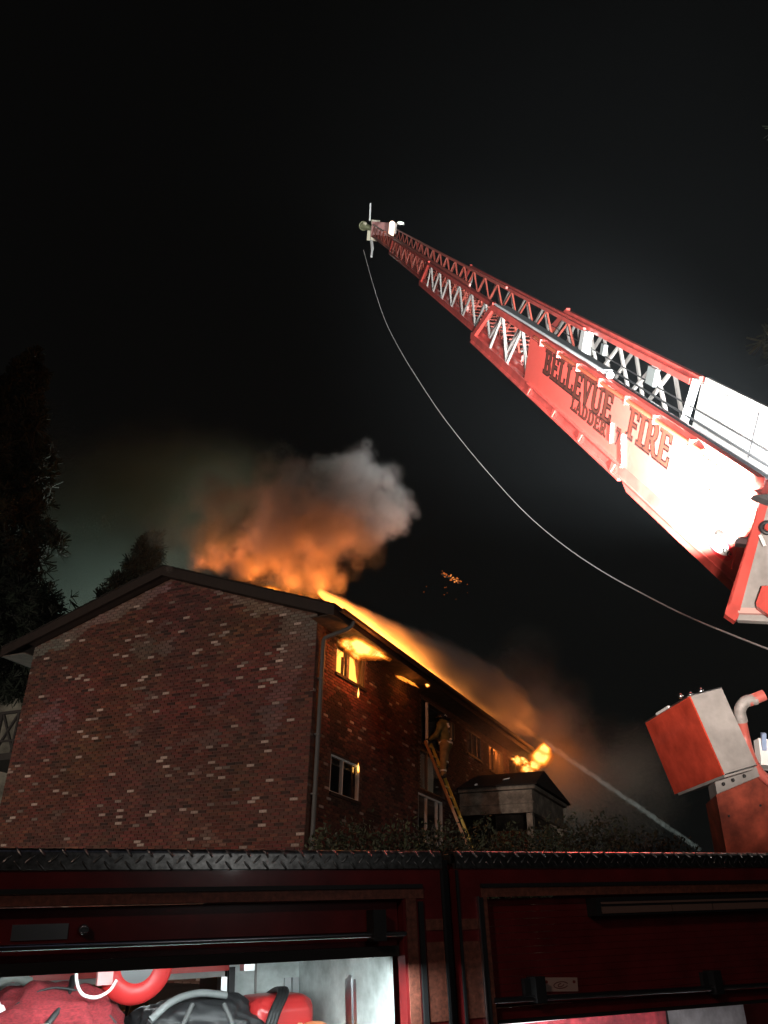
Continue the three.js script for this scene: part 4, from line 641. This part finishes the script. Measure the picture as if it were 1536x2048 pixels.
{
  const puff = speck(6000, 0.0062, 99); seed = 1234;
  const m = mat([1, 1, 1], 1, 0, { side: THREE.DoubleSide, transmission: 0.45, thickness: 0, specularIntensity: 0 }); m.name = 'smoke';
  const lobes = [ // pixel, radius in pixels, depth, how dense, tone
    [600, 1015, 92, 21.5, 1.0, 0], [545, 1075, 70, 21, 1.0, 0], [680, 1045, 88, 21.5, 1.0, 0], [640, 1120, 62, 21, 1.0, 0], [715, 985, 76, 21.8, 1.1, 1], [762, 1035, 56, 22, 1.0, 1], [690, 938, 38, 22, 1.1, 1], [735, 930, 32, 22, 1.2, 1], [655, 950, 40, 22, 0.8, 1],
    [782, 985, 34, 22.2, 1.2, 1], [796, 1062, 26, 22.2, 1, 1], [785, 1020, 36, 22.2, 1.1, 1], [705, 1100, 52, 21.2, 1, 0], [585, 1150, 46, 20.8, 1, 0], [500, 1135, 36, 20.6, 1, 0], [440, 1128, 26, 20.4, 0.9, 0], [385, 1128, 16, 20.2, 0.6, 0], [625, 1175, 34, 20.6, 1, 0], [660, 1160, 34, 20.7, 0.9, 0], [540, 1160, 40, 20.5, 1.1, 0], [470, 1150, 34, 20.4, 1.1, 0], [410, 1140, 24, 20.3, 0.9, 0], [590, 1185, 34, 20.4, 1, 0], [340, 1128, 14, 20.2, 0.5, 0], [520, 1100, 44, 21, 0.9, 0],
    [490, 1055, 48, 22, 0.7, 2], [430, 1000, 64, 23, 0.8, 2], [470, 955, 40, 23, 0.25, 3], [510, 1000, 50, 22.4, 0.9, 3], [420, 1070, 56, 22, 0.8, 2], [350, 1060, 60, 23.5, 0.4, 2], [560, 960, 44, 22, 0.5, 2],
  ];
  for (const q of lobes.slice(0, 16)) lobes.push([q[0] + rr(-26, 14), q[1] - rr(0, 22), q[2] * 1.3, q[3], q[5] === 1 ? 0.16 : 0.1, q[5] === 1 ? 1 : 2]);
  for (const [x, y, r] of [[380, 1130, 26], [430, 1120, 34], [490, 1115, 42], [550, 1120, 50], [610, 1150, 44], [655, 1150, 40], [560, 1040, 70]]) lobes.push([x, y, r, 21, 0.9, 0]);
  const list = [];
  for (const [x, y, r, d0, k, tone] of lobes) {
    const d = d0 + 0.7;
    const n = Math.round(k * 0.0225 * r * r), R0 = r / 1725 * d, c = at(x, y, d);
    for (let i = 0; i < n; i++) {
      const u = rr(-1, 1), f = rr(0, 6.2832), s = Math.sqrt(1 - u * u), rad = Math.cbrt(rnd()) * 0.86, p = V(s * Math.cos(f), u, s * Math.sin(f)).multiplyScalar(R0 * rad);
      p.add(c); const w = noise(p.x * 1.3, p.y * 1.3, p.z * 1.3) + 0.5 * noise(p.x * 3, p.y * 3, p.z * 3); if (w < rr(-0.55, 0.04)) continue;
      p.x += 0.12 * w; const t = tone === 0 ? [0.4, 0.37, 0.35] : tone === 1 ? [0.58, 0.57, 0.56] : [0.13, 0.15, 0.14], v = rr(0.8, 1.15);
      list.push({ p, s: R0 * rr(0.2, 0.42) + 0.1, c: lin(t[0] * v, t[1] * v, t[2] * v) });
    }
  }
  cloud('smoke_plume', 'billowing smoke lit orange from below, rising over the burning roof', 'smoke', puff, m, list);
  const mist = speck(16000, 0.00168, 98); seed = 4321; const haze = [];
  const hz = (x, y, rx, ry, d, n, t, s0 = 0.5, s1 = 1.0) => { for (let i = 0; i < n; i++) { const p = at(x + gauss() * rx, y + gauss() * ry, d + gauss() * 1.5); if (noise(p.x * 0.4, p.y * 0.4, p.z * 0.4) < rr(-0.45, 0.1)) continue; haze.push({ p, s: rr(s0, s1), c: lin(...t) }); } };
  const g = [0.34, 0.4, 0.37], g2 = [0.3, 0.42, 0.34];
  hz(330, 1010, 85, 45, 36, 230, g2, 1.5, 2.6); hz(170, 1090, 100, 75, 38, 480, g, 1.6, 3); hz(300, 1110, 60, 40, 36, 160, g, 1.3, 2.4); hz(60, 1230, 70, 60, 38, 260, g, 1.6, 3); hz(250, 960, 100, 32, 37, 110, g2, 1.5, 2.6); hz(440, 965, 60, 26, 35, 130, g2, 1.2, 2);
  cloud('smoke_haze', 'thin grey smoke drifting to the left behind the roof', 'smoke', mist, m, haze);
  const brown = []; haze.length = 0;
  const b = [0.5, 0.45, 0.42];
  hz(1010, 1420, 50, 40, 29, 90, b, 1, 1.9); hz(1095, 1460, 34, 26, 31, 110, b, 0.7, 1.2); hz(960, 1470, 60, 36, 28, 60, b, 0.8, 1.5); hz(1130, 1560, 50, 45, 31, 110, b, 1, 1.9); hz(1230, 1560, 60, 50, 31, 40, b, 1.2, 2);
  cloud('smoke_veil', 'brown smoke veil over the far eave, lit by the fire at the far end', 'smoke', mist, m, haze);
}
{ // the hose stream: droplets from the ground at the lower right, over the eave, on to the roof
  seed = 555; const drop = speck(5000, 0.0058, 77); seed = 556;
  const m = mat([0.9, 0.92, 0.95], 0.6, 0, { side: THREE.DoubleSide, transmission: 0.5, thickness: 0, specularIntensity: 0.3 }); m.name = 'water';
  const A = at(1400, 1704, 48), B = hp(-0.7, 9.75, 1.35), dir = B.clone().sub(A), len = dir.length(), quat = new THREE.Quaternion().setFromUnitVectors(V(1, 0, 0), dir.clone().normalize());
  const up = V(0, 1, 0).addScaledVector(dir.clone().normalize(), -dir.y / len).normalize(), sd = new THREE.Vector3().crossVectors(dir, up).normalize(), list = [];
  for (let i = 0; i < 9500; i++) { // t runs from the nozzle, far off at the lower right, to the roof; the jet breaks up over the eave
    const jet = i < 1500, t = jet ? rnd() * 0.97 : 0.68 + 0.32 * Math.pow(rnd(), 0.9), q = Math.min(1, Math.max(0, (1 - t) / 0.22)), p = A.clone().lerp(B, t);
    if (!jet && t < 0.79 && rnd() > (t - 0.64) * 7) continue;
    const w = jet ? 0.05 + 0.07 * (1 - t) : 0.07 + 0.82 * q, r = w * Math.sqrt(rnd()) * (jet ? 1 : 0.55 + 0.45 * rnd()), f = rr(0, 6.2832);
    if (!jet && noise(Math.cos(f) * r * 5.5, Math.sin(f) * r * 5.5, t * 7) + 0.5 * noise(Math.cos(f) * r * 14, Math.sin(f) * r * 14, t * 16) < rr(-0.25, 0.12)) continue;
    p.addScaledVector(up, 0.14 * q + (jet ? 0 : 0.22 * q) + Math.cos(f) * r).addScaledVector(sd, Math.sin(f) * r);
    const s = jet ? rr(0.05, 0.12) : 0.05 + w * rr(0.16, 0.34); list.push({ p, s: V(s * rr(3, 5.5), s, s), quat, c: lin(1, 1, 1) });
  }
  cloud('water_stream', 'jet of water from the lower right, its spray glowing orange over the roof', 'water jet', drop, m, list);
}

// ------------------------------------------------------------------ firefighter on a ladder against the dark window bay
{
  const t = thing('ground_ladder', 'yellow ladder leaning on the wall below the climbing firefighter', 'ladder');
  const a = hp(0.12, 7.12, 5.95), b = hp(1.75, 3.2, 6.05), d = b.clone().sub(a).normalize(), side = hp(0, 0, 1).sub(hp(0, 0, 0)).multiplyScalar(0.2);
  const yel = mat([0.45, 0.34, 0.05], 0.5), brn = mat([0.26, 0.12, 0.045], 0.5);
  part('rail', bar(a.clone().sub(side), b.clone().sub(side), 0.035, 0.07), brn, t); part('rail', bar(a.clone().add(side), b.clone().add(side), 0.035, 0.07), yel, t);
  const n = 15; for (let i = 0; i < n; i++) { const p = a.clone().lerp(b, (i + 0.5) / n); part('rung', rod(p.clone().sub(side), p.clone().add(side), 0.02, 0.02, 8), mat([0.6, 0.58, 0.25], 0.4), t); }
}
{
  // joints in the building's axes: o out of the wall, y up, s along the wall; seen from behind as he climbs
  const O = [0.62, 6.42, 6.18];
  const J = (o, y, s) => V(o, y, -s);
  const seg = [ // from, to, radius, radius, colour index
    [J(0.62, 6.50, 6.08), J(0.62, 6.98, 6.10), 0.07, 0.095, 1], [J(0.62, 6.98, 6.10), J(0.66, 7.30, 6.12), 0.1, 0.135, 1],
    [J(0.56, 6.80, 6.36), J(0.56, 7.14, 6.40), 0.07, 0.095, 1], [J(0.56, 7.14, 6.40), J(0.66, 7.34, 6.28), 0.1, 0.135, 1],
    [J(0.66, 6.47, 6.08), J(0.5, 6.44, 6.08), 0.062, 0.05, 2], [J(0.6, 6.76, 6.36), J(0.44, 6.73, 6.36), 0.062, 0.05, 2],
    [J(0.66, 7.3, 6.2), J(0.58, 7.8, 6.22), 0.17, 0.19, 0], [J(0.58, 7.76, 6.06), J(0.58, 7.78, 6.38), 0.11, 0.11, 0],
    [J(0.58, 7.78, 6.02), J(0.5, 7.5, 5.92), 0.085, 0.07, 0], [J(0.5, 7.5, 5.92), J(0.28, 7.42, 6.0), 0.068, 0.05, 0],
    [J(0.58, 7.78, 6.44), J(0.52, 7.5, 6.6), 0.085, 0.07, 0], [J(0.52, 7.5, 6.6), J(0.32, 7.52, 6.5), 0.068, 0.05, 0],
    [J(0.56, 7.84, 6.22), J(0.54, 7.98, 6.22), 0.07, 0.065, 2],
  ];
  const lo = J(0.05, 6.3, 6.85), hi = J(0.95, 8.2, 5.7), N = 64, size = 1.0, cx = 0.55, cy = 7.22, cz = -6.24;
  const field = (P) => { let v = 9, col = 0, best = 9; for (const [a, b, r0, r1, k] of seg) { const ab = b.clone().sub(a), h = Math.min(1, Math.max(0, P.clone().sub(a).dot(ab) / ab.lengthSq())), d = P.distanceTo(a.clone().addScaledVector(ab, h)) - (r0 + (r1 - r0) * h); if (d < best) { best = d; col = k; } const e = Math.max(0.045 - Math.abs(v - d), 0) / 0.045; v = Math.min(v, d) - e * e * 0.045 / 4; } return [v, col]; };
  const mc = new MarchingCubes(N, M.black, false, false, 60000); mc.isolation = 0;
  for (let k = 0; k < N; k++) for (let j = 0; j < N; j++) for (let i = 0; i < N; i++) { const P = V((i - N / 2) / (N / 2) * size + cx, (j - N / 2) / (N / 2) * size + cy, (k - N / 2) / (N / 2) * size + cz); mc.field[k * N * N + j * N + i] = -field(P)[0]; }
  mc.update();
  const pos = mc.positionArray.slice(0, mc.count * 3), nor = mc.normalArray.slice(0, mc.count * 3), col = new Float32Array(mc.count * 3), tints = [[0.15, 0.14, 0.05], [0.3, 0.2, 0.08], [0.03, 0.03, 0.03]];
  for (let i = 0; i < mc.count; i++) { const P = V(pos[i * 3] * size + cx, pos[i * 3 + 1] * size + cy, pos[i * 3 + 2] * size + cz); P.toArray(pos, i * 3); const k = field(P)[1], f = 1 + 0.5 * noise(P.x * 9, P.y * 9, P.z * 9); col.set(tints[k].map((v) => v * f), i * 3); }
  const g = new THREE.BufferGeometry(); g.setAttribute('position', new THREE.BufferAttribute(pos, 3)); g.setAttribute('normal', new THREE.BufferAttribute(nor, 3)); g.setAttribute('color', new THREE.BufferAttribute(col, 3));
  const t = thing('person', 'person in tan and olive turnout gear climbing the yellow ladder, seen from behind', 'person', house.position.clone().add(V(-0.12, -0.26, 0.1)).toArray()); t.rotation.copy(house.rotation);
  part('body', g, mat([1, 1, 1], 0.85, 0, { vertexColors: true }), t);
  const refl = mat([0.9, 0.9, 0.82], 0.4), ring = (o, y, s, rx, rz, h) => { const q = new THREE.CylinderGeometry(1, 1, h, 28, 1, true); q.scale(rx, 1, rz); q.translate(o, y, -s); return q; };
  const solid = Object.assign(refl.clone(), { side: THREE.DoubleSide });
  part('reflective_band', [ring(0.65, 7.33, 6.2, 0.19, 0.2, 0.05), ring(0.62, 6.6, 6.08, 0.088, 0.088, 0.04), ring(0.57, 6.88, 6.365, 0.088, 0.088, 0.04)], solid, t);
  part('reflective_band', [box(0.76, 0.785, 7.6, 7.645, -6.14, -6.36), ring(0.52, 7.52, 6.58, 0.078, 0.085, 0.05)], solid, t);
  part('air_tank', [(() => { const q = new THREE.CapsuleGeometry(0.075, 0.34, 6, 16); q.translate(0.83, 7.62, -6.2); return q; })(), bar(J(0.76, 7.8, 6.12), J(0.76, 7.42, 6.12), 0.03)], mat([0.05, 0.05, 0.04], 0.4), t);
  part('tank_valve', [(() => { const q = new THREE.SphereGeometry(0.035, 12, 10); q.translate(0.84, 7.4, -6.1); return q; })(), bar(J(0.8, 7.72, 6.08), J(0.79, 7.82, 6.02), 0.045, 0.03)], refl, t);
  const hel = new THREE.SphereGeometry(0.135, 22, 14, 0, 6.2832, 0, 1.7); hel.scale(1.1, 1.05, 1); hel.translate(0.52, 8.03, -6.22); const brim = new THREE.CylinderGeometry(0.2, 0.215, 0.02, 26); brim.scale(1.15, 1, 0.95); brim.rotateZ(-0.12); brim.translate(0.56, 8.0, -6.22);
  const h = part('helmet', [hel, brim], mat([0.02, 0.02, 0.02], 0.25), t); part('helmet_tetrahedron', [0, 1].map((k) => { const q = new THREE.TetrahedronGeometry(0.028); q.translate(0.66, 8.08, -6.16 - k * 0.1); return q; }), mat([0.8, 0.8, 0.75], 0.3), h);
  for (const [o, y, s] of [[0.26, 7.42, 6.0], [0.3, 7.52, 6.49]]) part('gloved_hand', [blob(o, y, -s, 0.045, 0.04, 0.05, 0.1, 2, 3, 14), ...[0, 1, 2, 3].map((k) => { const q = new THREE.CapsuleGeometry(0.011, 0.05, 4, 8); q.rotateZ(1.2); q.translate(o - 0.05, y + 0.012 - k * 0.004, -s - 0.032 + k * 0.021); return q; }), (() => { const q = new THREE.CapsuleGeometry(0.012, 0.04, 4, 8); q.rotateX(0.8); q.translate(o - 0.02, y - 0.01, -s - 0.055); return q; })()], M.black, t);
}

// ------------------------------------------------------------------ vegetation
const leafMat = (c) => mat(c, 0.75, 0, { side: THREE.DoubleSide, transmission: 0.25, thickness: 0 });
const leafGeo = (w, h) => { const s = new THREE.Shape(); s.moveTo(0, 0); s.quadraticCurveTo(w, h * 0.45, 0, h); s.quadraticCurveTo(-w, h * 0.45, 0, 0); const g = new THREE.ShapeGeometry(s, 3); const p = g.attributes.position; for (let i = 0; i < p.count; i++) p.setZ(i, Math.abs(p.getX(i)) * 0.5 - Math.pow(p.getY(i) / h, 2) * h * 0.2); g.computeVertexNormals(); return g; };
function foliage(list, geo, m, parent) { const im = new THREE.InstancedMesh(geo, m, list.length), o = new THREE.Object3D(); im.name = 'foliage'; im.castShadow = im.receiveShadow = true; im.userData.kind = 'stuff'; list.forEach((q, i) => { o.position.copy(q.p); o.rotation.set(...q.r); o.scale.setScalar(q.s); o.updateMatrix(); im.setMatrixAt(i, o.matrix); im.setColorAt(i, q.c); }); parent.add(im); return im; }
function bush(name, label, blobs, n, c, sz) {
  const t = thing(name, label, 'bush'), list = [], W = blobs.reduce((a, b) => a + b[3] * b[4], 0);
  for (const [x, y, z, rx, ry, rz] of blobs) for (let i = 0; i < n * rx * ry / W; i++) {
    const u = rr(-1, 1), f = rr(0, 6.2832), s = Math.sqrt(1 - u * u), k = Math.pow(rnd(), 0.3) * (1 + 0.22 * noise(x + s * Math.cos(f) * 2.2, u * 2.2 + y, z + s * Math.sin(f) * 2.2) + (rnd() < 0.05 ? rr(0, 0.14) : 0)), v = rr(0.5, 1.4);
    list.push({ p: V(x + s * Math.cos(f) * rx * k, y + u * ry * k, z + s * Math.sin(f) * rz * k), r: [rr(0, 6.3), rr(0, 6.3), rr(0, 6.3)], s: rr(0.7, 1.4), c: lin(c[0] * v, c[1] * v, c[2] * v * rr(0.7, 1.2)) });
  }
  foliage(list, leafGeo(sz * 0.45, sz), leafMat([1, 1, 1]), t);
  part('stem', blobs.flatMap(([x, y, z, rx, ry]) => [-0.4, 0, 0.4].map((k) => rod(V(x + k * 0.3, 1.0, z), V(x + k * rx, y + ry * 0.5, z), 0.035, 0.01, 6))), mat([0.05, 0.04, 0.03], 0.9), t);
  return t;
}
const bl = (x, y, d, rx, ry, rz) => { const p = at(x, y, d); return [p.x, p.y - ry, p.z, rx, ry, rz]; };
bush('hedge', 'dark leafy hedge along the foot of the brick wall, above the engine roof', [bl(655, 1652, 15.2, 0.5, 1.0, 0.7), bl(720, 1640, 15.6, 0.7, 1.2, 0.8), bl(800, 1640, 16, 0.7, 1.2, 0.8), bl(880, 1640, 16.4, 0.7, 1.2, 0.8), bl(960, 1640, 16.8, 0.7, 1.2, 0.8), bl(1030, 1645, 17.2, 0.6, 1.2, 0.8), bl(1085, 1640, 17.6, 0.6, 1.2, 0.8)], 19000, [0.05, 0.06, 0.028], 0.085);
bush('shrub', 'rounded dark shrub right of the porch, below the far flames', [bl(1130, 1625, 19, 0.8, 1.4, 0.8), bl(1200, 1620, 20, 0.8, 1.5, 0.9)], 5000, [0.045, 0.05, 0.025], 0.09);
bush('shrub', 'large dark shrub at the lower right, under the water jet', [bl(1270, 1650, 24, 1.2, 1.8, 1.2), bl(1350, 1678, 23, 1.0, 1.6, 1)], 6000, [0.035, 0.04, 0.02], 0.1);
function conifer(name, label, base, h, R0, tilt, n, from = 0.12, c = [0.03, 0.042, 0.022], droop = 0.35) {
  const t = thing(name, label, 'tree', base), axis = V(tilt[0], 1, tilt[1]).normalize(), list = [], limbs = [rod(V(0, 0, 0), axis.clone().multiplyScalar(h), 0.02 * h * 0.7, 0.02, 10)];
  const nb = Math.round(h * 4.2);
  for (let i = 0; i < nb; i++) {
    const k = from + (1 - from) * (i + rnd()) / nb, o = axis.clone().multiplyScalar(h * k), f = i * 2.4 + rr(-0.4, 0.4), len = R0 * Math.pow(1 - k, 0.75) * rr(0.55, 1.2) + 0.2, dir = V(Math.cos(f), 0.25 - droop * 0.6, Math.sin(f));
    const P = (q) => o.clone().addScaledVector(dir, len * q).add(V(0, -droop * len * q * q, 0));
    limbs.push(tube([P(0), P(0.35), P(0.7), P(1)], 0.03 * (1 - k) + 0.012, 6, 5));
    const m = Math.round(n * len / nb / R0 * 2); for (let j = 0; j < m; j++) { const q = 0.15 + 0.88 * Math.sqrt(rnd()), p = P(q), w = len * 0.24 * (1.15 - q * 0.7), v = rr(0.5, 1.4); p.add(V(gauss() * w, gauss() * w * 0.4 - Math.abs(gauss()) * 0.12, gauss() * w)); list.push({ p, r: [rr(0, 6.3), rr(0, 6.3), rr(0, 6.3)], s: rr(0.6, 1.5), c: lin(c[0] * v, c[1] * v, c[2] * v) }); }
  }
  part('trunk', limbs, mat([0.05, 0.04, 0.032], 0.95), t);
  const parts = []; for (let i = 0; i < 7; i++) { const g = new THREE.PlaneGeometry(0.03, 0.34); g.translate(0, 0.12, 0); g.rotateZ((i - 3) * 0.33); g.rotateY(i * 1.1); parts.push(g); }
  foliage(list, merge(parts), leafMat([1, 1, 1]), t).name = 'crown';
  return t;
}
conifer('conifer', 'tall dark conifer with drooping boughs filling the left edge', [-13.6, 0.9, -26.5], 21.5, 4.7, [0.0, 0], 22000, 0.42, [0.01, 0.024, 0.012]);
conifer('conifer', 'small dark pine leaning right, behind the left roof slope', [-12.6, 0.9, -31.0], 16.4, 3.0, [0.22, 0.02], 9000, 0.55, [0.01, 0.02, 0.01]);
conifer('conifer', 'dark tree just entering the frame at the upper right edge', [10.55, 0, -14.2], 23, 3.4, [0, 0], 12000, 0.35, [0.09, 0.11, 0.06]);

renderer.render(scene, camera);
